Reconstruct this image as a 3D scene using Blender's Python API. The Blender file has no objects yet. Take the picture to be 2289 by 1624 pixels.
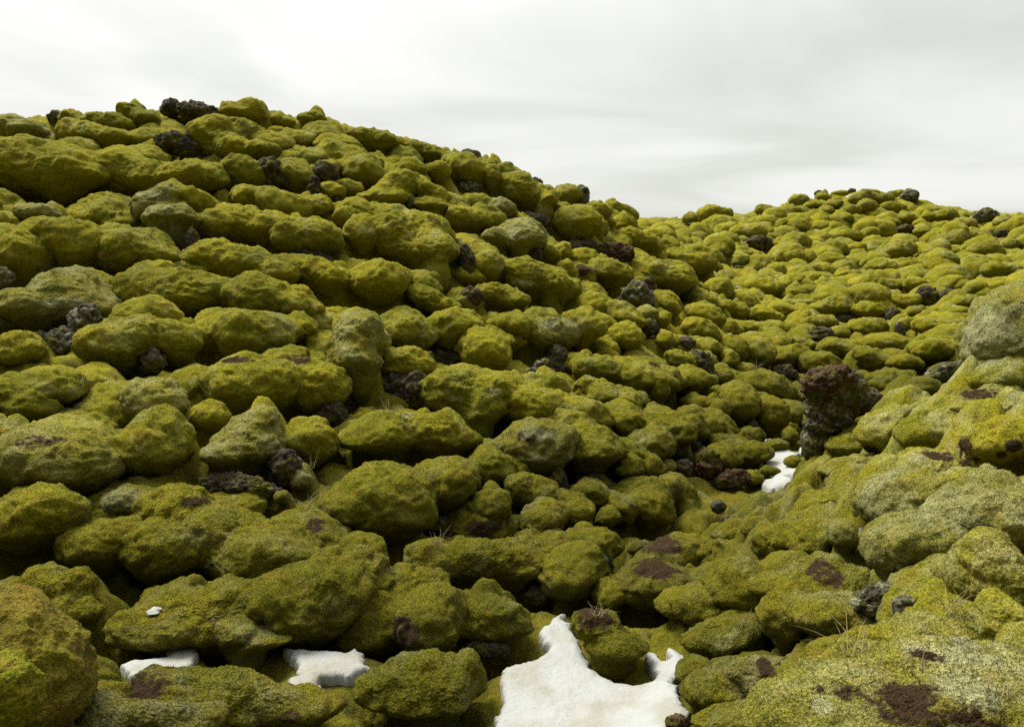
import bpy, math, random, time
import numpy as np
T0 = time.time()
R = math.radians
SC = bpy.context.scene
COL = SC.collection

# ------------------------------------------------------------------ camera
VW, VH, F = 2289.0, 1624.0, 1800.0          # the photograph, measured on a 2289 x 1624 view
PITCH = R(8.6)
CP, SP = math.cos(PITCH), math.sin(PITCH)
cam = bpy.data.cameras.new('camera')
cam.sensor_width = 36.0
cam.lens = 36.0 * F / VW
cam.clip_end = 6000
cam.clip_start = 0.05
cam_o = bpy.data.objects.new('camera', cam)
cam_o.rotation_euler = (R(90) - PITCH, 0, 0)
COL.objects.link(cam_o)
SC.camera = cam_o

# ------------------------------------------------------------------ sky and sun (overcast, brightest up and to the left)
SUN_EL, SUN_AZ = R(58), R(-50)               # azimuth from +Y towards +X
sdir = (math.sin(SUN_AZ) * math.cos(SUN_EL), math.cos(SUN_AZ) * math.cos(SUN_EL), math.sin(SUN_EL))
world = bpy.data.worlds.new('World')
SC.world = world
world.use_nodes = True
NT = world.node_tree
NT.nodes.clear()


def nd(nt, typ, **kw):
    n = nt.nodes.new(typ)
    for k, v in kw.items():
        setattr(n, k, v)
    return n


def mth(nt, op, a, b=None, clamp=False):
    n = nd(nt, 'ShaderNodeMath', operation=op, use_clamp=clamp)
    for i, v in enumerate((a, b)):
        if v is None:
            continue
        if isinstance(v, (int, float)):
            n.inputs[i].default_value = v
        else:
            nt.links.new(v, n.inputs[i])
    return n.outputs[0]


def mixc(nt, fac, a, b, blend='MIX'):
    n = nd(nt, 'ShaderNodeMix', data_type='RGBA', blend_type=blend)
    for s, v in ((n.inputs[0], fac), (n.inputs[6], a), (n.inputs[7], b)):
        if isinstance(v, (int, float)):
            s.default_value = v
        elif isinstance(v, (tuple, list)):
            s.default_value = (*v, 1.0)
        else:
            nt.links.new(v, s)
    return n.outputs[2]


def ramp(nt, v, lo, hi, a=0.0, b=1.0):
    n = nd(nt, 'ShaderNodeMapRange', interpolation_type='SMOOTHSTEP')
    nt.links.new(v, n.inputs[0])
    n.inputs[1].default_value = lo
    n.inputs[2].default_value = hi
    n.inputs[3].default_value = a
    n.inputs[4].default_value = b
    return n.outputs[0]


sky = nd(NT, 'ShaderNodeTexSky', sky_type='NISHITA')
sky.sun_disc = False
sky.sun_elevation = SUN_EL
sky.sun_rotation = SUN_AZ
sky.air_density = 1.0
sky.dust_density = 4.0
tc = nd(NT, 'ShaderNodeTexCoord')
sep = nd(NT, 'ShaderNodeSeparateXYZ')
NT.links.new(tc.outputs['Generated'], sep.inputs[0])
zc = mth(NT, 'MAXIMUM', sep.outputs[2], 0.0)
# cloud sheet seen on a plane overhead
inv = mth(NT, 'DIVIDE', 1.0, mth(NT, 'ADD', zc, 0.16))
cx = mth(NT, 'MULTIPLY', sep.outputs[0], inv)
cy = mth(NT, 'MULTIPLY', sep.outputs[1], inv)
comb = nd(NT, 'ShaderNodeCombineXYZ')
NT.links.new(cx, comb.inputs[0])
NT.links.new(cy, comb.inputs[1])
cn = nd(NT, 'ShaderNodeTexNoise')
cn.inputs['Scale'].default_value = 0.75
cn.inputs['Detail'].default_value = 4
cn.inputs['Roughness'].default_value = 0.5
cn.inputs['Distortion'].default_value = 0.6
NT.links.new(comb.outputs[0], cn.inputs['Vector'])
cloud = ramp(NT, cn.outputs[0], 0.32, 0.66, 0.83, 1.03)
dotn = nd(NT, 'ShaderNodeVectorMath', operation='DOT_PRODUCT')
NT.links.new(tc.outputs['Generated'], dotn.inputs[0])
dotn.inputs[1].default_value = sdir
glow = mth(NT, 'POWER', mth(NT, 'MAXIMUM', dotn.outputs['Value'], 0.0), 4.0)
grad = mth(NT, 'ADD', mth(NT, 'MULTIPLY', mth(NT, 'MAXIMUM', mth(NT, 'SUBTRACT', zc, 0.22), 0.0), 1.1), 1.0)   # an overcast sky is brightest overhead
# unseen low sky behind the camera, dimmed to darken faces turned to view
back = ramp(NT, mth(NT, 'ADD', sep.outputs[1], mth(NT, 'MULTIPLY', zc, 0.9)), -0.2, 0.75, 0.07, 1.0)
lum = mth(NT, 'ADD', mth(NT, 'MULTIPLY', mth(NT, 'MULTIPLY', cloud, grad), back), mth(NT, 'MULTIPLY', glow, 1.0))
tint = mixc(NT, ramp(NT, lum, 0.7, 1.3), (0.93, 0.95, 0.885), (1.0, 1.0, 0.965))
cl = mixc(NT, 1.0, tint, lum, 'MULTIPLY')
bg1 = nd(NT, 'ShaderNodeBackground')
NT.links.new(cl, bg1.inputs[0])
bg1.inputs[1].default_value = 0.62
bg2 = nd(NT, 'ShaderNodeBackground')
NT.links.new(sky.outputs[0], bg2.inputs[0])
bg2.inputs[1].default_value = 0.1
msh = nd(NT, 'ShaderNodeMixShader')
msh.inputs[0].default_value = 0.04           # the blue sky barely shows through the overcast
NT.links.new(bg1.outputs[0], msh.inputs[1])
NT.links.new(bg2.outputs[0], msh.inputs[2])
wout = nd(NT, 'ShaderNodeOutputWorld')
NT.links.new(msh.outputs[0], wout.inputs[0])

sun = bpy.data.lights.new('sun', 'SUN')
sun.energy = 4.6
sun.angle = R(26)
sun.color = (1.0, 0.96, 0.88)
sun_o = bpy.data.objects.new('sun', sun)
from mathutils import Vector
sun_o.rotation_euler = Vector(sdir).to_track_quat('Z', 'Y').to_euler()
COL.objects.link(sun_o)

SC.view_settings.view_transform = 'Standard'
SC.view_settings.look = 'None'
SC.view_settings.exposure = 0.58
SC.view_settings.gamma = 1.0
SC.cycles.use_denoising = False
SC.cycles.max_bounces = 5
SC.cycles.diffuse_bounces = 3

# ------------------------------------------------------------------ noise in numpy
_rs = np.random.RandomState(7)
PERM = np.concatenate([_rs.permutation(256)] * 3).astype(np.int32)
G3 = _rs.normal(size=(256, 3)).astype(np.float32)
G3 /= np.linalg.norm(G3, axis=1, keepdims=True)


def _perlin(p):
    pi = np.floor(p).astype(np.int32)
    f = p - pi
    u = f * f * f * (f * (f * 6 - 15) + 10)
    pi &= 255
    x0, y0, z0 = pi[:, 0], pi[:, 1], pi[:, 2]
    out = 0
    for dx in (0, 1):
        wx = u[:, 0] if dx else 1 - u[:, 0]
        hx = PERM[(x0 + dx)]
        for dy in (0, 1):
            wy = wx * (u[:, 1] if dy else 1 - u[:, 1])
            hy = PERM[hx + ((y0 + dy) & 255)]
            for dz in (0, 1):
                w = wy * (u[:, 2] if dz else 1 - u[:, 2])
                g = G3[PERM[hy + ((z0 + dz) & 255)]]
                out = out + w * (g[:, 0] * (f[:, 0] - dx) + g[:, 1] * (f[:, 1] - dy) + g[:, 2] * (f[:, 2] - dz))
    return out * 1.5


def noise(p, scale, seed=0.0):
    p = (np.asarray(p, np.float32) * np.float32(scale) + np.float32(seed * 17.31 + 100.0)).astype(np.float32)
    if len(p) < 300000:
        return _perlin(p)
    return np.concatenate([_perlin(p[i:i + 250000]) for i in range(0, len(p), 250000)])


def fbm(p, scale, octs=4, gain=0.5, seed=0.0, kind='f'):
    s, a = 0.0, 1.0
    for i in range(octs):
        n = noise(p, scale * 2.03 ** i, seed + i * 3.1)
        if kind == 'b':
            n = np.abs(n) * 2 - 0.55           # billow: rounded lumps with creases between
        elif kind == 'r':
            n = 0.55 - np.abs(n) * 2
        elif kind == 's':
            n = np.sqrt(n * n + 0.03) * 1.8 - 0.6   # the same with soft creases
        s = s + a * n
        a *= gain
    return s


def sstep(a, b, x):
    t = np.clip((x - a) / (b - a), 0, 1)
    return t * t * (3 - 2 * t)


def worley(x, y, cell, seed):
    """distance to the nearest jittered point, in cells"""
    gx, gy = x / cell, y / cell
    ix, iy = np.floor(gx).astype(np.int64), np.floor(gy).astype(np.int64)
    best = np.full(len(x), 9.0, np.float32)
    for dx in (-1, 0, 1):
        for dy in (-1, 0, 1):
            jx, jy = ix + dx, iy + dy
            h = (jx * 73856093 ^ jy * 19349663 ^ seed * 83492791) & 0x7fffffff
            h = (h * 1103515245 + 12345) & 0x7fffffff
            rx = ((h >> 8) & 1023) / 1023.0
            h = (h * 1103515245 + 12345) & 0x7fffffff
            ry = ((h >> 8) & 1023) / 1023.0
            d = np.hypot(gx - jx - 0.1 - 0.8 * rx, gy - jy - 0.1 - 0.8 * ry)
            best = np.minimum(best, d)
    return best


# ------------------------------------------------------------------ terrain: heights through measured points
def ray(u, v):
    a = (np.asarray(u, float) - VW / 2) / F
    b = (VH / 2 - np.asarray(v, float)) / F
    fwd = CP + b * SP
    return a / fwd, (-SP + b * CP) / fwd       # x and z per metre of y


def project(p):
    x, y, z = p[:, 0], p[:, 1], p[:, 2]
    dep = y * CP - z * SP
    dep = np.where(dep < 0.05, 0.05, dep)
    up = y * SP + z * CP
    return VW / 2 + F * x / dep, VH / 2 - F * up / dep, dep


SEEN = [  # view x, view y, metres forward
    (1320, 1600, 4.7), (1320, 1500, 5.2), (1300, 1400, 5.9), (1450, 1200, 7.9), (1640, 1100, 9.4), (1740, 1030, 10.6),
    (1760, 980, 11.8), (1790, 920, 13.5), (1850, 800, 16.5), (2000, 780, 16), (2100, 750, 17), (2250, 620, 21), (1700, 720, 18.5),
    (1620, 620, 22), (1800, 600, 26), (1950, 600, 27), (1700, 520, 31), (2000, 520, 33), (2250, 520, 31), (1430, 492, 36),
    (1600, 494, 38), (1700, 486, 38), (1760, 456, 37), (1850, 443, 37), (2030, 446, 36), (2090, 482, 38), (2289, 486, 38),
    (2450, 486, 38), (1500, 1000, 9.9), (1600, 900, 12.3), (1550, 800, 14), (1500, 700, 16), (1450, 600, 18.5), (1400, 520, 22),
    (1340, 485, 21), (1405, 502, 24), (1200, 425, 19), (1050, 368, 18.5), (900, 332, 18), (760, 293, 17.5), (600, 274, 17),
    (400, 266, 16.5), (200, 278, 16), (0, 300, 15.5), (-200, 320, 15), (1300, 620, 15.5), (1200, 560, 15.5), (1000, 500, 15),
    (800, 450, 15), (600, 400, 14.5), (300, 400, 14), (100, 400, 13.8), (1250, 800, 12), (1000, 800, 11), (1100, 650, 13),
    (800, 600, 12.5), (500, 600, 11.8), (200, 600, 11.2), (300, 800, 9.2), (600, 800, 9.8), (800, 1000, 8.3), (500, 1000, 7.7),
    (200, 1000, 7.2), (-150, 1000, 7.0), (1190, 1000, 8.9), (1250, 1150, 7.8), (1000, 1200, 7.0), (700, 1200, 6.6), (400, 1200, 6.3),
    (150, 1200, 6.1), (950, 1380, 5.8), (500, 1310, 5.9), (200, 1300, 5.8), (730, 1490, 5.0), (350, 1475, 4.95), (1560, 1200, 7.6),
    (1600, 1450, 5.3), (1700, 1300, 5.8), (1900, 1150, 6.2), (1850, 1070, 7.4), (2000, 985, 7.2), (2150, 870, 7.6), (2289, 830, 7.6),
    (2400, 790, 7.6), (2100, 1050, 6.0), (2200, 1200, 4.8), (2250, 1400, 3.7), (1800, 1450, 4.6), (2050, 1350, 4.2)]
PLAN = [(0, 0, -1.65), (-2, 0, -1.6), (2, 0, -1.5), (0, 2, -2.1), (-1, 2.5, -2.3), (-1, 3.8, -2.7), (0.2, 3.8, -2.98), (1.2, 2.2, -2.0),
        (2.2, 2.2, -1.7), (-2.5, 3, -2.0), (-4, 3.5, -1.9), (4.5, 10.5, -2.6), (6, 10.5, -2.4), (8, 11, -2.2), (3.6, 9.2, -2.6),
        (10, 14, -1.9), (-20, 0, 0), (-15, 8, .5), (20, 0, 0), (18, 8, -.5), (25, 20, -.5), (-15, 24, 2), (-5, 26, 1.2), (2, 28, .3),
        (-25, 15, 1.8), (-20, 40, 0), (40, 30, 0), (50, 50, -1), (0, 55, -1), (25, 55, -1), (0, -20, -1), (-20, -20, -1), (20, -20, -1)]
_s = np.array(SEEN, float)
_rx, _rz = ray(_s[:, 0], _s[:, 1])
CTRL = np.concatenate([np.stack([_rx * _s[:, 2], _s[:, 2], _rz * _s[:, 2]], 1), np.array(PLAN, float)])


def _tps(d2):
    return 0.5 * d2 * np.log(d2 + 1e-9)


_n = len(CTRL)
_A = np.zeros((_n + 3, _n + 3))
_A[:_n, :_n] = _tps(((CTRL[:, None, :2] - CTRL[None, :, :2]) ** 2).sum(-1)) + np.eye(_n) * 0.02
_A[:_n, _n:] = np.c_[np.ones(_n), CTRL[:, :2]]
_A[_n:, :_n] = _A[:_n, _n:].T
_W = np.linalg.solve(_A, np.r_[CTRL[:, 2], 0, 0, 0])


def ground_z(x, y):
    x, y = np.asarray(x, float).ravel(), np.asarray(y, float).ravel()
    out = np.empty(len(x))
    for i in range(0, len(x), 40000):
        a, b = x[i:i + 40000], y[i:i + 40000]
        d2 = (a[:, None] - CTRL[None, :, 0]) ** 2 + (b[:, None] - CTRL[None, :, 1]) ** 2
        out[i:i + 40000] = _tps(d2) @ _W[:_n] + _W[_n] + a * _W[_n + 1] + b * _W[_n + 2]
    r = np.hypot(x, y)
    k = sstep(42, 60, r)
    return out * (1 - k) - 1.0 * k


YS = np.concatenate([[1.2], 1.2 * 1.0075 ** np.arange(1, 540)])


def hit(u, v):
    """where the ray through a view pixel meets the smooth terrain"""
    u, v = np.atleast_1d(u).astype(float), np.atleast_1d(v).astype(float)
    rx, rz = ray(u, v)
    P = np.zeros((len(u), 3))
    for i in range(len(u)):
        z = ground_z(rx[i] * YS, YS)
        below = np.nonzero(rz[i] * YS < z)[0]
        k = below[0] if len(below) else len(YS) - 1
        y = YS[k]
        if 0 < k and len(below):
            d0, d1 = rz[i] * YS[k - 1] - z[k - 1], rz[i] * YS[k] - z[k]
            y = YS[k - 1] + (YS[k] - YS[k - 1]) * d0 / (d0 - d1 + 1e-12)
        P[i] = (rx[i] * y, y, rz[i] * y)
    return P


# ------------------------------------------------------------------ materials
def moss_material(name, ca, cb, pale, dead, pale_bias=0.0, dead_bias=0.0):
    m = bpy.data.materials.new(name)
    m.use_nodes = True
    nt = m.node_tree
    nt.nodes.clear()
    geo = nd(nt, 'ShaderNodeNewGeometry')

    def tex(scale, detail, rough=0.55, dist=0.0):
        n = nd(nt, 'ShaderNodeTexNoise')
        n.inputs['Scale'].default_value = scale
        n.inputs['Detail'].default_value = detail
        n.inputs['Roughness'].default_value = rough
        n.inputs['Distortion'].default_value = dist
        nt.links.new(geo.outputs['Position'], n.inputs['Vector'])
        return n.outputs[0]
    n1, n2, n3, n4, n5 = tex(1.1, 4), tex(7, 5, 0.6, 0.4), tex(80, 3, 0.65), tex(2.6, 6, 0.65, 0.5), tex(3.3, 7, 0.68, 0.3)
    n6 = tex(21, 3, 0.6)
    hoar = nd(nt, 'ShaderNodeAttribute', attribute_name='hoar').outputs['Fac']
    bare = nd(nt, 'ShaderNodeAttribute', attribute_name='bare').outputs['Fac']
    c = mixc(nt, ramp(nt, n1, 0.36, 0.64), ca, cb)
    c = mixc(nt, ramp(nt, n2, 0.47, 0.70, 0, 0.6), c, (0.15, 0.095, 0.012))
    # pale woolly tips and lichen, in patches
    f = mth(nt, 'ADD', mth(nt, 'MULTIPLY', hoar, 0.36), mth(nt, 'ADD', n4, pale_bias))
    c = mixc(nt, ramp(nt, f, 0.56, 0.98), c, pale)
    # mottle and grain of the tufts
    c = mixc(nt, 1.0, c, ramp(nt, n2, 0.25, 0.75, 0.80, 1.2), 'MULTIPLY')
    c = mixc(nt, 1.0, c, ramp(nt, n6, 0.25, 0.75, 0.84, 1.16), 'MULTIPLY')
    c = mixc(nt, 1.0, c, ramp(nt, n3, 0.30, 0.70, 0.55, 1.45), 'MULTIPLY')
    # moss darkened low in the gully: shade of the hollow put into its colour
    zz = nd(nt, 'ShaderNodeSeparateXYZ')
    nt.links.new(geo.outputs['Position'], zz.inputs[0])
    gully_shade = ramp(nt, mth(nt, 'ADD', zz.outputs[2], mth(nt, 'MULTIPLY', n1, 1.2)), -1.95, -1.0, 1.0, 0.0)
    c = mixc(nt, mth(nt, 'MULTIPLY', gully_shade, 0.8), c, mixc(nt, 1.0, c, (0.42, 0.42, 0.45), 'MULTIPLY'))
    # dead, blackened cushions and bare soil
    g = mth(nt, 'ADD', mth(nt, 'MULTIPLY', bare, 0.22), mth(nt, 'ADD', mth(nt, 'ADD', mth(nt, 'MULTIPLY', n5, 0.6), mth(nt, 'MULTIPLY', n6, 0.4)), dead_bias))
    dk = mixc(nt, n6, dead, tuple(v * 1.6 for v in dead))
    c = mixc(nt, ramp(nt, g, 0.64, 0.74), c, dk)
    b = nd(nt, 'ShaderNodeBsdfPrincipled')
    nt.links.new(c, b.inputs['Base Color'])
    b.inputs['Roughness'].default_value = 0.95
    b.inputs['Specular IOR Level'].default_value = 0.05
    b.inputs['Sheen Weight'].default_value = 0.04
    b.inputs['Sheen Roughness'].default_value = 0.4
    b.inputs['Sheen Tint'].default_value = (0.75, 0.75, 0.4, 1)
    bump = nd(nt, 'ShaderNodeBump')
    bump.inputs['Strength'].default_value = 0.9
    bump.inputs['Distance'].default_value = 0.03
    h = mth(nt, 'ADD', mth(nt, 'MULTIPLY', n3, 1.0), mth(nt, 'MULTIPLY', n6, 0.6))
    nt.links.new(h, bump.inputs['Height'])
    nt.links.new(bump.outputs[0], b.inputs['Normal'])
    o = nd(nt, 'ShaderNodeOutputMaterial')
    nt.links.new(b.outputs[0], o.inputs[0])
    return m


def rock_material(name, dark, mid, lichen, amount):
    m = bpy.data.materials.new(name)
    m.use_nodes = True
    nt = m.node_tree
    nt.nodes.clear()
    geo = nd(nt, 'ShaderNodeNewGeometry')

    def tex(scale, detail, rough=0.6):
        n = nd(nt, 'ShaderNodeTexNoise')
        n.inputs['Scale'].default_value = scale
        n.inputs['Detail'].default_value = detail
        n.inputs['Roughness'].default_value = rough
        nt.links.new(geo.outputs['Position'], n.inputs['Vector'])
        return n.outputs[0]
    n1, n2, n3, n4 = tex(4, 6), tex(13, 6, 0.7), tex(70, 3), tex(5.5, 6, 0.7)
    c = mixc(nt, ramp(nt, n1, 0.35, 0.65), dark, mid)
    c = mixc(nt, ramp(nt, n2, 0.62 - amount, 0.74 - amount), c, lichen)
    c = mixc(nt, ramp(nt, n4, 0.49, 0.60), c, (0.085, 0.083, 0.013))
    c = mixc(nt, 1.0, c, ramp(nt, n3, 0.28, 0.72, 0.55, 1.4), 'MULTIPLY')
    b = nd(nt, 'ShaderNodeBsdfPrincipled')
    nt.links.new(c, b.inputs['Base Color'])
    b.inputs['Roughness'].default_value = 0.95
    b.inputs['Specular IOR Level'].default_value = 0.08
    bump = nd(nt, 'ShaderNodeBump')
    bump.inputs['Strength'].default_value = 1.0
    bump.inputs['Distance'].default_value = 0.03
    nt.links.new(mth(nt, 'ADD', n2, mth(nt, 'MULTIPLY', n3, 0.5)), bump.inputs['Height'])
    nt.links.new(bump.outputs[0], b.inputs['Normal'])
    o = nd(nt, 'ShaderNodeOutputMaterial')
    nt.links.new(b.outputs[0], o.inputs[0])
    return m


def snow_material():
    m = bpy.data.materials.new('old_snow')
    m.use_nodes = True
    nt = m.node_tree
    b = nt.nodes['Principled BSDF']
    geo = nd(nt, 'ShaderNodeNewGeometry')

    def tex(scale, detail, rough=0.55):
        n = nd(nt, 'ShaderNodeTexNoise')
        n.inputs['Scale'].default_value = scale
        n.inputs['Detail'].default_value = detail
        n.inputs['Roughness'].default_value = rough
        nt.links.new(geo.outputs['Position'], n.inputs['Vector'])
        return n.outputs[0]
    n1, n2, n3 = tex(3, 5), tex(45, 2, 0.5), tex(14, 5, 0.7)
    c = mixc(nt, ramp(nt, n1, 0.42, 0.66), (0.29, 0.30, 0.285), (0.24, 0.235, 0.195))
    c = mixc(nt, ramp(nt, n2, 0.71, 0.76), c, (0.10, 0.08, 0.05))      # specks of grit
    nt.links.new(c, b.inputs['Base Color'])
    b.inputs['Roughness'].default_value = 0.6
    b.inputs['Specular IOR Level'].default_value = 0.2
    b.inputs['Subsurface Weight'].default_value = 0.0
    bump = nd(nt, 'ShaderNodeBump')
    bump.inputs['Strength'].default_value = 0.5
    bump.inputs['Distance'].default_value = 0.04
    nt.links.new(mth(nt, 'ADD', n3, n1), bump.inputs['Height'])
    nt.links.new(bump.outputs[0], b.inputs['Normal'])
    return m


def plain_material(name, col, var):
    m = bpy.data.materials.new(name)
    m.use_nodes = True
    nt = m.node_tree
    b = nt.nodes['Principled BSDF']
    geo = nd(nt, 'ShaderNodeNewGeometry')
    n = nd(nt, 'ShaderNodeTexNoise')
    n.inputs['Scale'].default_value = 30
    nt.links.new(geo.outputs['Position'], n.inputs['Vector'])
    nt.links.new(mixc(nt, n.outputs[0], col, var), b.inputs['Base Color'])
    b.inputs['Roughness'].default_value = 0.8
    return m


GA, GB, PALE, DEAD = (0.240, 0.218, 0.014), (0.145, 0.146, 0.010), (0.29, 0.285, 0.12), (0.030, 0.018, 0.009)
MAT = {
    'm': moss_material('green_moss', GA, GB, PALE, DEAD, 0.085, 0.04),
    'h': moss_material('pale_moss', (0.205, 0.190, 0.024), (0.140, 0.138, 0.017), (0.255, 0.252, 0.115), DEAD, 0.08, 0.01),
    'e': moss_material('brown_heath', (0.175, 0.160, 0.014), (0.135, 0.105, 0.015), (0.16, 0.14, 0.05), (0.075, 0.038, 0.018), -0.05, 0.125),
    'r': rock_material('dark_lava', (0.030, 0.025, 0.018), (0.075, 0.062, 0.042), (0.17, 0.165, 0.105), 0.06),
    'l': rock_material('lichen_lava', (0.035, 0.031, 0.021), (0.09, 0.082, 0.054), (0.20, 0.20, 0.125), 0.14),
    'b': rock_material('brown_lava', (0.050, 0.030, 0.017), (0.090, 0.054, 0.032), (0.16, 0.15, 0.10), 0.05),
    'snow': snow_material(),
    'grass': plain_material('dry_grass', (0.28, 0.23, 0.10), (0.16, 0.12, 0.05)),
}

# ------------------------------------------------------------------ what stands where, read off the photograph
SCALE, SCALE9 = 0.33548, 0.31776
TILES = {1: (0, 200.7, SCALE), 2: (762.8, 200.7, SCALE), 3: (1525.7, 372.8, SCALE), 4: (0, 688.3, SCALE), 5: (762.8, 688.3, SCALE),
         6: (0, 1079.4, SCALE), 7: (762.8, 1079.4, SCALE), 8: (1525.7, 1079.4, SCALE), 9: (1376.6, 573.6, SCALE9), 10: (1830.3, 573.6, SCALE9)}
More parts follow.
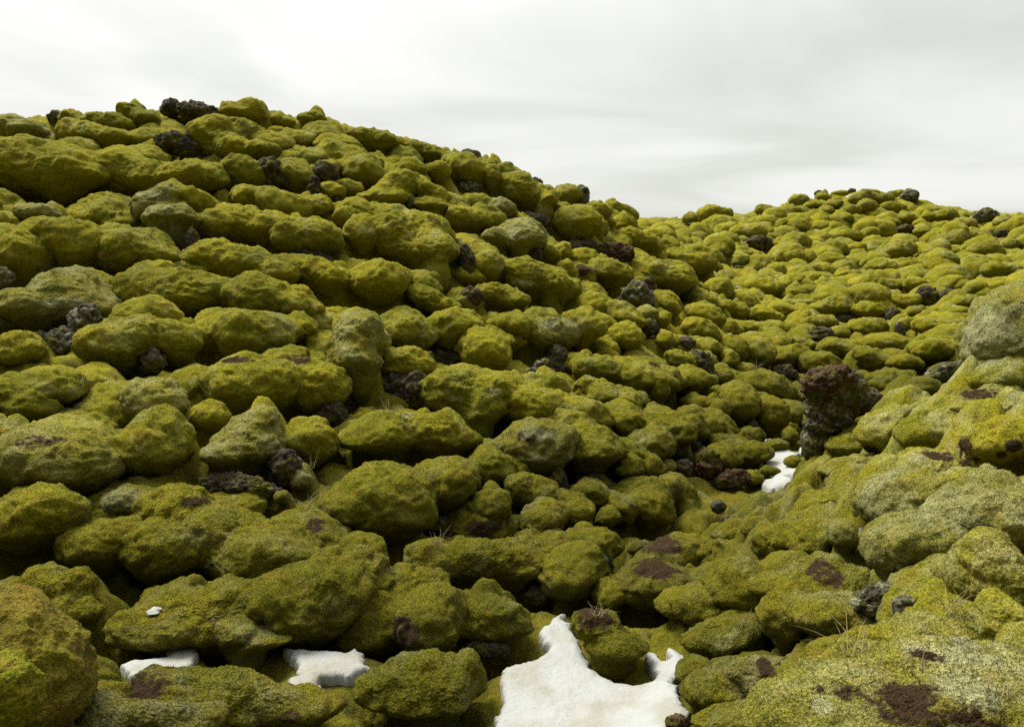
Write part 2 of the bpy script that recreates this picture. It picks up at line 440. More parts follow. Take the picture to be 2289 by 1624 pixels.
# kind tile lobes (x y half-width half-height tilt, joined by /) | label @ short name.  A line with + is a part of the boulder above it.
# kinds: m moss, h pale moss, e heath, r dark lava, l lichen-grey lava, b brown lava
TRACE = '''
h 1 130 268 150 75 | pale grey-green moss mound ending the hill crest at the left edge @ the pale mound at the left end of the crest
r 1 375 185 55 45 30 | small jagged dark rock on the left part of the hill crest @ the small jagged rock on the left crest
r 1 265 258 60 34 | low dark rock strip beside the pale mound at the left end of the crest
m 1 520 195 105 65 | rounded moss hump on the crest right of a small jagged dark rock @ the rounded hump on the left crest
m 1 730 225 150 60 |
m 1 920 175 125 65 | moss hump on the hill crest with a small black rock tip @ the hump with the black rock tip
+r 1 932 112 42 18
r 1 1140 128 62 62 | jagged upright lava rock at the top of the hill crest, left of the long one @ the jagged upright crest rock
r 1 1330 158 150 66 | long dark lava rock lying along the top of the hill crest @ the long dark crest rock
m 1 1630 145 150 62 | moss mound on the hill crest just right of the long dark rock @ the mound beside the long crest rock
m 1 1890 198 75 40 |
m 1 2065 200 85 45 | moss hump on the crest with a dark tip, left of the falling ridge @ the dark-tipped crest hump
r 1 1185 365 150 72 -15 | dark lava outcrop showing through the moss high on the hill @ the dark outcrop high on the hill
m 1 300 570 370 180 -8 | broad bulging moss mound high on the hill at the left edge @ the broad mound high at the left edge
m 1 1050 600 420 135 -8 | wide low moss mound below the dark outcrop high on the hill @ the wide mound below the dark outcrop
m 1 620 300 240 70 -5 |
m 1 1580 400 300 110 -20 | long sloping moss bank under the hill crest @ the long bank under the crest
m 1 1500 300 220 70 |
m 1 1620 575 120 110 -20 |
m 1 1960 590 120 85 -20 | moss mound with a cracked grey rock face on its right @ the mound with the cracked rock face
+r 1 2085 665 42 90
r 1 1790 560 100 110 | dark rock hollow between moss mounds near the top of the hill @ the dark hollow near the hilltop
r 1 2165 560 80 78 | rounded grey-brown lava boulder with thin moss high on the slope @ the bare rounded boulder high on the slope
m 1 2195 690 75 68 | small grey-green boulder just under the bare rounded lava boulder
+r 1 2240 720 30 50
h 1 1065 760 170 100 15/1150 950 190 150 -10 | large pale saddle-shaped boulder with a black cliff on its right @ the pale saddle-shaped boulder
+r 1 1290 1070 50 150
m 1 880 1110 190 170 | moss bulge in front of the pale saddle-shaped boulder @ the bulge before the saddle boulder
m 1 520 1085 185 180 | round moss bulge in the row left of the pale saddle-shaped boulder @ the round bulge left of the saddle boulder
m 1 150 1135 190 155 | rounded moss bulge at the left edge above a dark gap @ the bulge over the dark gap
h 1 250 830 145 72 | small rounded mound with a dark hole under its right end
m 1 620 855 160 62 |
m 1 1440 930 100 85 |
m 1 1720 930 190 115 -15 | moss mound right of the black cliff of the saddle boulder @ the mound right of the black cliff
m 1 1500 1140 220 135 -20 | rounded moss mound below and right of the saddle boulder @ the mound low right of the saddle boulder
m 1 1780 1230 190 110 -30 |
m 1 2030 1010 210 125 -5 | wide moss mound with a black underside in mid slope @ the wide black-bottomed mound
+r 1 2090 1110 130 50
m 1 1700 745 150 95 |
m 1 1880 800 150 105 -15 |
m 1 2080 780 130 70 |
h 1 320 1450 330 165 10 | large pale boulder with bare grey rock below its right shoulder @ the pale boulder with the bare rock shoulder
+l 1 570 1560 100 120
+l 1 400 1720 170 120
l 1 15 1260 62 80 | grey lichen-covered rock cut by the left edge of the picture @ the grey rock at the left edge
m 1 1150 1400 410 135 | long rounded moss ridge lying across the lower left slope @ the long ridge across the slope
m 1 1220 1215 160 60 |
m 1 1740 1450 230 150 -20 | large lumpy moss mound right of the long ridge @ the lumpy mound right of the long ridge
m 1 1990 1480 115 150 |
m 1 2160 1240 150 90 | moss mound with a small bare rock beside its left end
+r 1 1950 1290 60 45
m 4 120 300 140 110 |
m 4 840 260 280 170 | big round moss boulder with a dark notch at its right foot @ the big round boulder with the dark notch
+r 4 1010 360 90 90
m 4 1190 250 125 130 |
m 4 1400 215 110 85 |
m 4 1700 230 215 165 | large moss block with a steep face above a strip of dark gravel @ the steep-faced block
m 4 2000 165 95 110 |
m 4 1650 535 265 170 | smooth moss boulder with a pale top above the pointed boulder @ the smooth pale-topped boulder
h 4 1030 655 170 140 15 | small hoary boulder with a dark cleft at its right end @ the small hoary boulder with the cleft
+r 4 1140 690 35 70
m 4 2090 535 200 140 | dark green rounded boulder left of the tall pale boulder @ the dark green boulder by the tall one
+r 4 2200 720 110 100
h 4 1725 780 135 115 30/1560 985 280 165 30 | large pale pointed boulder leaning to the right over a bare rock @ the large pale pointed boulder
+r 4 1900 1060 115 120
+r 4 1600 1190 260 80
m 4 2055 930 175 145 | round dark green boulder in the shade beside a black hollow @ the round boulder in the hollow
h 4 400 1075 400 195 -5 | large rounded boulder with a pale top at the left edge, mid slope @ the large rounded boulder at the left edge
m 4 1010 960 200 220 -25 | mossy bank between the large left boulder and the pale pointed one @ the bank left of the pointed boulder
m 4 260 1430 285 185 | smooth green boulder at the left edge above a black gap @ the smooth green boulder at the left edge
h 4 840 1310 125 82 | small round grey-green boulder right of a black gap @ the small round grey-green boulder
m 4 1270 1460 330 150 | wide lumpy moss hump below the pale pointed boulder @ the wide lumpy hump
m 6 700 440 190 165 | rounded moss boulder standing above the black crevice at lower left @ the rounded boulder over the black crevice
m 6 1120 490 220 170 |
m 6 1680 490 330 190 -10 | big rounded moss hump above the dark hollow at lower left @ the big hump above the hollow
m 6 2060 820 300 260 -20 | broad dark green bank falling to a strip of snow @ the broad dark bank
m 4 100 650 260 110 |
m 4 80 850 220 70 |
h 4 2010 1150 70 58 | little ball of moss stuck to the rock right of the pointed boulder
h 4 1880 1270 46 45 | smallest ball of moss on the dark rock under the pointed boulder
m 4 1400 740 120 90 |
h 5 110 200 145 150/110 430 130 200 | tall pale boulder standing upright in mid slope @ the tall pale boulder
m 5 435 385 175 100 | flat-topped overhanging boulder with a brown right end above a cave @ the overhanging flat-topped boulder
+b 5 570 340 45 50
+r 5 380 570 150 130
r 5 500 540 90 110 | dark lava rock at the mouth of the cave in mid slope
m 5 440 170 140 120 |
m 5 735 165 160 125 | rounded moss boulder above a black gap, right of the overhanging one @ the rounded boulder over the gap
+r 5 680 350 110 70
m 5 960 300 160 140 -25 |
m 5 1150 150 130 95 |
h 5 1390 205 160 98 | mushroom-shaped boulder with a pale moss cap on a bare rock stem @ the mushroom-shaped boulder
+r 5 1445 390 85 140
l 5 1310 410 95 42 40 | thin tilted grey lichen slab leaning beside the mushroom-shaped boulder
m 5 1600 160 100 150 |
m 5 830 620 290 140 -5/930 830 150 165 | broad moss mound with a grey-specked top in the middle of the slope @ the broad central mound
m 5 1250 650 230 130 -30 | curved moss shoulder joined to the right of the broad central mound @ the curved shoulder
h 5 1290 975 205 165 10 | rounded boulder with a pale curled rim in the centre of the slope @ the boulder with the curled rim
+r 5 1440 1190 70 130
m 5 200 900 200 165/600 860 245 135 -12 | wide two-humped moss boulder below the cave @ the wide two-humped boulder
m 5 980 1085 140 135 | egg-shaped moss boulder between the two-humped one and the curled one @ the egg-shaped boulder
m 5 1650 990 210 165 -10/1520 830 130 120 -30 | big smooth sloping boulder right of the boulder with the curled rim @ the big smooth sloping boulder
+r 5 1700 1180 140 70
m 5 1360 560 150 110 -15 |
m 5 1690 575 155 95 -20 |
m 5 1680 420 160 95 -15 |
m 5 1700 725 150 85 -20 |
m 5 1870 800 115 105 |
m 5 1890 645 90 85 |
h 5 1975 650 58 78 |
m 5 2060 950 120 110 |
m 5 1985 845 60 58 |
m 5 700 1210 195 165 |large rounded boulder above a black cave low on the slope @ the boulder above the low cave
+r 5 640 1460 130 80
m 5 240 1340 280 210 -10 | wide moss bank left of the low black cave @ the bank left of the low cave
m 5 1270 1250 180 110 -20 |
m 5 1340 1430 150 115 |
m 5 1545 1380 115 110 |
m 5 1660 1270 120 105 -25 |
m 5 1860 1350 110 112 |
m 5 1770 1400 65 85 |
m 5 1910 1090 75 110 |
m 5 2060 1085 90 105 |
m 5 2060 1340 150 120 -40 |
h 5 2180 1075 52 50 |
m 5 2160 1230 80 110 -30 |
m 5 1000 1330 100 130 -50 | tongue of moss running down right of the low cave @ the tongue of moss
m 7 1640 445 150 130 | boulder with an orange-brown rim and a dark right foot near the valley floor @ the orange-rimmed boulder
+r 7 1765 560 42 105
m 7 1255 535 190 170/1000 560 220 120/700 560 210 110 | long knobbly moss boulder ending in a round head above the snow @ the long knobbly boulder
+r 7 1310 750 80 70
m 7 960 935 190 140/1130 950 105 130 | rounded boulder left of the tip of the big snow patch @ the rounded boulder left of the snow tip
+r 7 970 1100 140 60
m 7 580 960 200 220 -15 | steep moss boulder with a dark bare flank at the foot of the slope @ the steep boulder with the bare flank
m 7 500 710 220 110 |
m 7 560 1400 310 230/850 1330 105 190 | big dark moss boulder at the bottom, left of the large snow patch @ the big dark boulder left of the snow
m 7 1560 690 165 72 |
m 7 1840 1150 200 150 5/1720 960 160 90 0 | rounded boulder with dead brown grass on top, wrapped by the snow @ the boulder wrapped by the snow
h 7 2070 690 225 145 | flat-topped boulder with a bare brown top on the valley floor @ the flat brown-topped boulder
m 7 1790 755 100 95 |
m 7 90 680 150 190 |
h 7 1995 440 80 40 |
b 7 2235 1600 70 62 | brown clump of dead heather at the lower edge of the large snow patch @ the brown clump in the snow
m 6 1330 860 400 190/1020 1000 260 150/1700 1060 300 150 -35 | large smooth mossy mound with a fleck of snow on top @ the mound with the fleck of snow
m 6 380 710 240 110/500 930 205 135 | mossy double hump at the left edge under the black crevice @ the double hump under the crevice
e d=3.3 6 20 1290 570 400 -41 | reddish-brown heath-covered bank in the near left corner @ the reddish heath bank
m d=2.8 6 40 1420 180 240 | bright green mound cut by the left edge at the bottom @ the bright mound in the bottom left corner
m 6 1280 1470 420 180 -8/1900 1520 340 150 -10 | near moss mound with a brown hollow in front of the small snow strips @ the near mound by the snow strips
h 6 1000 1580 520 140 -8 | pale fuzzy mound along the bottom edge at left @ the pale mound on the bottom edge
b 6 300 1620 200 60 | bare red-brown soil clod at the bottom edge between two green mounds
h d=2.35 8 1650 1890 1120 640 0 | very large pale boulder with a red-brown top in the near right corner @ the large near corner boulder
h 8 1530 440 300 250 -5 | egg-shaped pale boulder leaning out of the right bank @ the egg-shaped pale boulder
h 8 1500 130 310 165 10 | broad smooth boulder just above the egg-shaped pale one @ the broad smooth boulder
h 8 2080 230 260 250 20 | tall pale moss mass at the right edge behind the egg-shaped boulder @ the tall pale mass
h 8 1770 620 85 95 |
h 8 1930 650 135 240 | drooping pale lobe right of the egg-shaped boulder @ the drooping pale lobe
h 8 2130 710 200 290 15 | fat hanging pale boulder at the right edge over a brown hollow @ the fat hanging boulder
m 8 2180 1000 150 270 15 | moss boulder with a reddish left edge at the right edge, low down @ the reddish-edged boulder
h 8 1095 355 88 105 | small pale ball of moss hugging a dark lichen rock @ the pale ball on the rock
+l 8 1190 390 60 95
l 8 1300 770 170 95 20 | knotted grey lava rock with orange lichen under the egg-shaped boulder @ the knotted grey lava
l 8 1480 840 70 95 | upright grey rock knob with an orange spot beside the knotted lava
l 8 1165 170 34 62 | narrow grey lichen rock above the pale ball of moss
m 8 1000 905 255 145 -8 | long pillow-shaped boulder with a dark end against the knotted lava @ the pillow-shaped boulder
+r 8 1330 900 100 110
m 8 700 880 165 215 -20 | plump moss boulder left of the pillow-shaped one @ the plump boulder
m 8 790 670 280 100 15 |
m 8 380 730 170 205 | rounded moss boulder on the foot of the right bank @ the rounded boulder at the bank foot
m 8 165 845 165 125 |
m 8 600 440 130 120 |
m 8 850 375 190 105 25 |
m 8 300 1020 240 110 15 | low moss hump at the snow end of the right bank @ the low hump near the snow
m 8 100 1250 130 85 15 |
m 8 240 1390 190 145 10 | dark mossy hump beside the lower right edge of the large snow patch @ the dark hump by the snow
m 8 500 1320 150 150 |
m 8 720 1300 140 110 15 |
m 8 1000 1180 185 125 15 |
m 8 1560 1060 430 150 10 | smooth moss bank behind the large near corner boulder @ the smooth bank behind the corner boulder
m 8 330 1570 270 65 |
m 8 510 310 100 68 |
m 8 820 210 150 60 20 |
m 8 620 190 150 50 20 |
m 8 330 330 150 55 20 |
m 8 120 480 110 60 |
r 8 310 250 52 42 | small dark stone lying on the lower right bank
r 8 235 155 48 48 | grey-black stone at the bottom of the gully by the far snow
r 8 20 880 38 90 | pale grey rock wall at the foot of the right bank beside the brown-topped boulder
m 8 1640 765 95 50 |
h 8 1630 830 80 75 | small moss knob tucked under the drooping lobe
l d=8.1 10 110 920 210 140 0/40 1090 140 170 0/330 1010 150 90 -20/-20 1320 100 150 0 | tall rust-brown lava rock with lichen at the bend of the gully @ the rust-brown rock
+b d=7.85 10 70 880 190 110 8
h d=7.0 10 1447 618 400 360 25/1530 860 330 210 20 | very large pale boulder rising at the right edge against the far hill @ the large pale boulder at the right edge
+r 10 1045 740 40 110
m 10 1330 850 230 120 20 | yellow-green moss bank under the large pale boulder at the right edge @ the yellow-green bank
h 10 1400 1100 110 140 | pale rounded boulder cut by the right edge below the yellow-green bank
m 10 1120 1050 280 90 18 |
m 10 800 1270 210 110 8 | glowing green hump with a thin dark rock at its left end @ the glowing green hump
+l 10 575 1300 26 80
m 10 1250 1310 210 140 20 | mossy hump with a small dark hole, right side of the bank @ the hump with the dark hole
h 10 1030 1570 130 80 |
m 10 700 1090 190 70 18 |
h 10 680 940 130 65 25 |
l 10 880 810 140 55 22 | flat grey lichen rock at the top of the right bank @ the flat grey rock on the bank
m 10 260 1330 190 75 18 |
m 10 220 1490 200 75 15 |
m 10 470 1160 110 60 20 |
m 2 90 830 110 90 |
h 2 1500 705 78 66 | round mossy knob topping the ridge beside a lichen rock tower @ the mossy knob on the ridge
l 2 1590 730 62 90 | grey lichen rock tower standing on the ridge against the sky @ the lichen rock tower
m 2 1560 915 140 115 | big round boulder just below the lichen rock tower @ the big round boulder below the tower
+r 2 1590 1050 110 50
m 2 1710 935 42 65 |
m 2 1690 825 82 68 |
m 2 1850 830 110 60 -15 |
m 2 1890 905 70 75 |
m 2 1960 1000 125 65 -28 |
b 2 1820 1095 122 78 | flat-topped brown lava block on the ridge flank @ the flat-topped brown block
m 2 1250 720 180 85 -22/1375 800 65 110 | moss mound hooked over a black hollow near the ridge @ the hooked mound
+r 2 1280 870 120 50
m 2 1000 600 70 92 |
m 2 1090 575 60 70 |
m 2 860 555 125 85 | moss mound with lichen rock showing under it below the ridge @ the mound over lichen rock
+l 2 870 650 70 42
m 2 650 550 72 70 |
m 2 470 545 90 85 |
m 2 600 700 115 72/605 825 125 88 | two-tier moss block one lump above another @ the two-tier block
m 2 400 640 115 85/300 765 175 85 -10 | lumpy moss mound with a grey-flecked top and dark right side @ the grey-flecked mound
+r 2 465 790 40 80
m 2 60 665 78 50 |
m 2 150 570 112 108 |
r 2 630 432 56 46 | small dark rock on the falling ridge, left of a second one
l 2 870 455 70 46 -20 | grey pointed rock on the falling ridge against the sky @ the pointed ridge rock
r 2 1110 545 34 62 -15 | narrow dark rock wedge between mounds on the ridge
r 2 1305 612 38 24 -20 | small black stone on the ridge left of the mossy knob
m 2 220 340 150 60 -25 |
m 2 430 375 90 46 -20 |
m 2 540 420 100 50 -20 |
m 2 720 480 110 60 -20 |
m 2 980 510 90 50 -20 |
m 2 1180 610 100 60 -25 |
h 2 1075 810 95 62 | pale small boulder with a bare dark right side above the round hoary one
+r 2 1130 830 38 60
m 2 830 860 135 82 -10 |
m 2 930 900 100 50 |
h 2 1215 1025 130 132/1020 985 72 64 | round hoary boulder with a small lump on its left, mid slope @ the round hoary boulder
+r 2 1290 1110 50 60
m 2 520 1060 310 140 -20/700 1260 130 110 -10 | very big moss mound with a bare rock at its right end @ the very big mid-slope mound
r 2 840 1160 55 130 10 | upright crumbling lava rock at the end of the very big mound @ the upright crumbling rock
m 2 160 985 105 130 |
m 2 40 870 75 78 |
m 2 975 1190 110 118 |
m 2 1230 1260 155 115 -20/1400 1340 90 125/1530 1360 68 78 | large three-lobed moss mound in mid slope @ the three-lobed mound
m 2 1390 1110 62 64 |
m 2 1480 1090 58 80 |
m 2 1500 1215 62 60 |
m 2 250 1300 190 128 -10 |
m 2 540 1310 115 80 -30 |
m 2 640 1420 170 70 -30 |
m 2 1080 1400 170 70 -20 |
m 2 380 940 150 80 -15 |
b 2 860 1385 78 70 | bare brown boulder below the upright crumbling rock
m 2 1760 1230 142 92 -8/1890 1245 50 60 | rounded moss mound with a small side lump on the ridge flank @ the mound with the side lump
m 2 1250 980 60 90 |
l 9 150 290 110 105 -20 | knobbly grey lichen rock pile running down the ridge flank @ the lichen rock pile
r 9 70 110 50 60 | dark brown rock beside the top of the lichen rock pile
b 9 220 200 50 65 -20 |rust-dark rock just right of the lichen rock pile
h 9 200 425 75 55 |
r 9 230 500 62 60 |small dark crag under the lichen rock pile
m 9 300 165 230 90 -12/450 205 110 80 | long moss mound right of the lichen rock pile @ the long mound right of the lichen pile
m 9 520 55 150 75 -20 |
m 9 720 235 82 70 |
m 9 585 225 32 42 |
m 9 600 330 150 60 -28 |
m 9 620 430 130 75 -35 |
m 9 770 365 65 58 |
m 9 855 395 62 52 |
m 9 350 360 105 72 -15 |
m 9 320 440 65 60 |
m 9 70 440 125 78 -30 |
m 9 80 590 100 85 -20 |
m 9 600 560 130 90 -30 |
r 9 500 610 62 48 -30 | dark bare slab facing out of the moss on the ridge flank
r 9 590 750 90 80 | dark broken rock ledge under moss on the ridge flank @ the dark broken ledge
m 9 640 660 90 60 -20 |
m 9 345 590 58 58 |
m 9 450 740 110 55 -30 |
m 9 840 675 100 95 |
m 9 790 745 48 82 |
m 9 905 815 72 55 | smooth ball of moss below the drooping flank lumps
m 9 990 700 112 118 |
m 9 750 850 75 48 15 |
m 9 520 885 115 95 | moss boulder with a dark bare face below the dark broken ledge @ the dark-faced boulder
+r 9 510 945 75 50
m 9 1070 955 185 112 -10 | bright smooth rounded boulder at the bend of the gully @ the bright smooth boulder
m 9 860 1060 130 155 | steep moss boulder left of the bright smooth one @ the steep boulder above the gully
+r 9 960 1190 40 50
m 9 705 1095 85 92 |
m 9 560 1045 92 58 |
m 9 1090 1140 112 138 | tall rounded boulder above the far snow patch @ the tall boulder above the far snow
m 9 1225 1150 58 68 |
m 9 1225 1265 46 58 |
m 9 1300 1125 92 72 |
m 9 1300 1010 85 55 |
m 9 650 1240 92 100 -20 |
m 9 545 1225 90 120 -20 |
+r 9 550 1330 50 50
m 9 330 1200 170 105 -15/470 1300 95 130 | wide sloping boulder above the gully floor @ the wide sloping boulder
m 9 250 1355 138 92 | round boulder tucked under the wide sloping one
m 9 950 1400 132 98/800 1350 115 68 | smooth boulder left of the far snow patch @ the smooth boulder by the far snow
m 9 750 1430 95 88 |
m 9 945 1275 92 58 |
l 9 850 1262 66 36 | small lichen-crusted stone above the smooth boulder by the far snow
b 9 645 1450 92 105 | dark brown bare rock in the gully left of the far snow @ the dark brown gully rock
b 9 825 1565 115 65 | low brown rock at the gully floor below the far snow
m 9 965 1555 72 52 |
m 9 1250 1445 52 42 |
m 9 1110 1335 100 42 |
m 9 1090 1512 70 28 | small island of moss within the far snow patch
m 9 60 1060 112 95 |
m 9 160 1055 55 78 |
m 9 150 880 175 130 -15 | broad fluted moss flank right of the mushroom-shaped boulder @ the broad fluted flank
m 9 290 960 75 110 |
m 9 365 900 85 130 -20 |
h 9 370 1490 58 54 |
r 9 480 1480 60 60 |
m 3 200 325 105 55 | low moss dome on the skyline at the left end of the far hill @ the low skyline dome
h 3 58 352 44 50 | pale boulder on a dark rock at the saddle of the skyline
+r 3 65 395 35 25
h 3 548 292 60 36 | lone grey-green boulder on the far skyline before the far summit @ the lone skyline boulder
h 3 780 228 66 36 | grey-green boulder on the left shoulder of the far summit
r 3 905 178 26 20 | small dark rock at the left end of the flat far summit
r 3 1130 162 26 18 | tiny dark rock in the middle of the flat far summit
l 3 1510 200 62 46 | grey rock knob at the right end of the flat far summit @ the far summit rock knob
h 3 940 208 46 26 |
h 3 1200 212 82 46 |
h 3 1240 272 58 46 | roundest pale ball just under the far summit @ the pale ball under the far summit
h 3 1345 218 72 36 |
h 3 1140 288 46 28 |
h 3 1010 255 60 26 |
m 3 860 262 62 26 |
m 3 735 298 62 26 |
m 3 1420 182 52 22 |
m 3 1050 182 60 20 |
m 3 1280 182 60 20 |
m 3 1650 338 46 34 |
m 3 1760 328 76 38 | oval moss boulder on the low skyline right of the far summit
m 3 1400 275 80 34 |
m 3 1390 376 62 30 |
m 3 1500 352 68 36 |
m 3 1590 385 42 26 |
h 3 1885 385 72 40 |
l 3 2020 328 84 46 | dark lichen rock on the far skyline towards the right edge @ the far right lichen rock
h 3 2150 374 72 34 |
h 3 1965 476 86 46 | pale potato-shaped boulder high on the far right slope @ the pale potato boulder
h 3 1440 568 112 58 15 | large pale oval boulder in the middle of the far slope @ the large pale oval boulder
h 3 1770 505 120 52 18 | long pale moss ridge on the far right slope @ the long pale far ridge
h 3 1690 575 85 55 30 |
m 3 1240 462 60 46 |
r 3 1350 436 42 32 |
r 3 1480 420 58 34 |
r 3 2120 448 46 34 |
h 3 2180 520 58 36 |
m 3 2030 570 122 48 | wide moss mound on the far right slope
m 3 1600 440 60 30 |
m 3 1940 660 112 58 12 | moss mound shaped like a loaf above the right edge boulder
m 3 2120 700 122 50 |
m 3 1740 692 82 56 |
m 3 1570 668 122 46 10 |
m 3 1340 680 102 58 |
m 3 1170 650 80 62 |
m 3 985 645 102 56 8 |
h 3 1065 688 56 42 15 |
m 3 1000 560 92 58 |
m 3 1160 556 62 40 |
m 3 1100 472 92 44 |
h 3 848 695 86 34 | pale flat cap lying on a darker boulder on the far slope
m 3 842 755 80 46 |
m 3 745 625 60 64 |
m 3 840 610 50 58 |
m 3 700 535 54 26 |
m 3 440 440 112 46 |
r 3 512 505 82 46 | dark bare rock patch on the left of the far slope @ the dark far-slope rock
h 3 388 638 60 40 | moss cap on a dark stem on the left of the far slope
+r 3 375 685 40 28
m 3 420 582 58 24 |
m 3 250 570 60 50 |
m 3 1105 735 80 36 |
m 3 1232 740 70 30 |
m 3 725 790 72 58 |
m 3 780 852 90 48 |
m 3 545 812 100 48 -8 |
m 3 632 825 36 44 |
m 3 1005 835 108 58 | moss boulder like a loaf facing left on the far slope, dark stone at its right
+r 3 1140 835 44 46
m 3 935 872 54 24 |
m 3 1310 800 122 52 |
m 3 1225 870 62 36 |
m 3 1440 790 48 34 |
m 3 1560 790 82 42 |
r 3 1625 860 70 64 | brown-black crag with a cave on the far slope @ the far-slope crag
r 3 1770 860 48 50 | second, smaller dark crag right of the larger one on the far slope
m 3 1475 905 118 44 |
m 3 1870 800 62 38 |
m 3 1850 910 102 42 |
m 3 2000 850 62 30 |
m 3 2130 815 82 40 |
m 3 2230 785 50 30 |
h 3 845 922 110 34 |
m 3 1010 945 120 62 | big smooth moss loaf with a black hollow under it on the valley side @ the big smooth loaf
+r 3 1070 1020 100 36
m 3 735 905 52 26 |
m 3 1280 958 125 54 | moss cap bridging onto a bare rock pillar on the valley side @ the moss cap with the rock pillar
+r 3 1400 1010 52 72
+r 3 1450 1110 34 74
m 3 1222 1080 115 64 | barrel-shaped moss boulder under the moss cap with the rock pillar @ the barrel-shaped boulder
h 3 905 1045 120 44 |
h 3 840 1052 56 40 |
m 3 1050 1115 62 46 |
r 3 925 1135 92 68 | dark bare rock with a hole beside the valley floor @ the dark rock with the hole
m 3 1180 1155 42 26 |
m 3 540 1000 112 50 -15 |
m 3 700 975 112 46 -15 |
m 3 370 970 62 46 -20 |
m 3 240 835 88 68 |
m 3 105 830 50 52 |
m 3 1880 1005 88 28 |
m 3 1745 985 142 40 |
h 3 1570 970 56 34 |
m 3 1530 1055 100 38 |
m 3 1700 1080 122 56 -10 |
m 3 1340 1190 130 70 | sloping moss hump below the barrel-shaped boulder
m 3 1110 1230 180 62 |
m 3 1250 1290 120 62 -35 | dark-sided moss hump just above the rust-brown rock
m 3 690 1275 128 72 | oval moss boulder over a dark gap at the foot of the ridge flank
m 3 720 1195 165 60 -15 |
m 3 560 1120 150 50 -22 |
m 3 900 1325 115 78 |
m 3 1640 1240 112 68 -8 |
m 3 1490 1320 110 50 |
m 3 1430 1410 90 46 |
r 3 680 1375 82 56 | dark stone in the gap under the oval moss boulder
'''

# soil and lichen patches on the moss: tile x y half-width half-height kind(b bare, h pale)
PATCHES = '''
4 250 890 170 48 b
4 2100 1450 75 55 b
4 1560 345 150 26 b
4 2000 335 90 50 b
4 1290 1290 120 40 b
6 900 1340 260 100 b
6 1930 1560 80 55 b
6 2200 1310 100 60 b
7 370 1000 160 110 b
7 70 1440 110 75 b
7 940 300 140 55 b
7 1690 900 150 100 b
7 2110 580 200 55 b
7 2100 395 180 60 b
7 1880 300 55 70 b
8 870 1360 95 34 b
8 1090 1400 130 50 b
8 1720 1570 470 130 b
8 930 1480 60 50 h
8 1620 1150 120 30 b
8 1900 1100 400 40 h
8 2000 1390 200 100 h
8 960 600 110 90 b
8 560 1230 50 90 b
5 440 710 60 25 h
5 1230 860 90 50 b
5 1290 850 110 45 h
5 760 600 60 20 h
5 1020 560 60 20 h
5 1390 110 70 30 h
1 985 690 80 26 h
1 430 1440 120 60 h
10 1050 1440 100 30 b
10 850 1390 120 40 b
10 690 1410 70 40 h
10 1380 1330 60 50 b
10 1290 1410 40 40 b
10 1020 1320 60 60 b
10 330 1370 70 50 b
10 1150 960 130 60 b
10 1000 800 150 60 h
10 1180 560 130 200 h
9 290 740 70 45 b
9 480 1500 70 60 b
3 880 1390 100 50 b
2 1620 1190 70 60 b
2 1200 1290 90 40 h
'''

def mesh_object(name, verts, quads, mat, origin, parent=None, porigin=None, hoar=None, bare=None):
    me = bpy.data.meshes.new(name)
    nv, nq = len(verts), len(quads)
    me.vertices.add(nv)
    me.vertices.foreach_set('co', np.ascontiguousarray(verts - origin, np.float32).ravel())
    me.loops.add(nq * 4)
    me.loops.foreach_set('vertex_index', np.ascontiguousarray(quads, np.int32).ravel())
    me.polygons.add(nq)
    me.polygons.foreach_set('loop_start', np.arange(0, nq * 4, 4, dtype=np.int32))
    for nm, arr in (('hoar', hoar), ('bare', bare)):
        if arr is not None:
            at = me.attributes.new(nm, 'FLOAT', 'POINT')
            at.data.foreach_set('value', np.ascontiguousarray(arr, np.float32))
    me.update(calc_edges=True)
    me.shade_smooth()
    me.materials.append(mat)
    o = bpy.data.objects.new(name, me)
    COL.objects.link(o)
    if parent is not None:
        o.parent = parent
        o.location = origin - porigin
    else:
        o.location = origin
    return o


def parse(text):
    rows = []
    tilt = random.Random(21)
    for ln in text.strip().split('\n'):
        ln = ln.strip()
        if not ln:
            continue
        head, _, lab = ln.partition('|')
        part = head.startswith('+')
        w = head.lstrip('+').split()
        dov = [float(k[2:]) for k in w if k.startswith('d=')]
        w = [k for k in w if not k.startswith('d=')]
        kind, t = w[0], int(w[1])
        ox, oy, s = TILES[t]
        lobes = []
        for ch in ' '.join(w[2:]).split('/'):
            q = [float(k) for k in ch.split()]
            lobes.append((ox + q[0] * s, oy + q[1] * s, q[2] * s, q[3] * s, q[4] if len(q) > 4 else (tilt.uniform(-24, 10) if t in (1, 2, 4, 5, 6) else tilt.uniform(-12, 16))))
        wide = max(l[2] / l[3] for l in lobes)
        if kind in 'mh' and t in (1, 2, 4, 5, 6, 7):
            # a long cushion is a run of rounder swellings
            cut = []
            for (u, v, rx, ry, an) in lobes:
                if t == 1 and v < 305 and u < 640:
                    v += 6
                k = int(round(rx / ry * 0.95)) if rx > 1.55 * ry else 1
                if k < 2:
                    cut.append((u, v, rx, ry, an))
                    continue
                k = min(k, 4)
                ca, sa = math.cos(R(an)), math.sin(R(an))
                for j in range(k):
                    f = ((j + 0.5) / k - 0.5) * 2 * (rx - rx / k * 0.35)
                    w_ = tilt.uniform(-0.22, 0.22) * ry
                    g = tilt.uniform(0.82, 1.18)
                    cut.append((u + f * ca - w_ * sa, v - f * sa - w_ * ca, rx / k * 1.22 * g, ry * tilt.uniform(0.85, 1.05) * (0.5 + 0.5 * g), tilt.uniform(-25, 15)))
            lobes = cut
        lab, _, short = lab.partition('@')
        rows.append(dict(part=part, kind=kind, lobes=lobes, label=lab.strip(), short=short.strip(), dov=dov, wide=wide))
    return rows


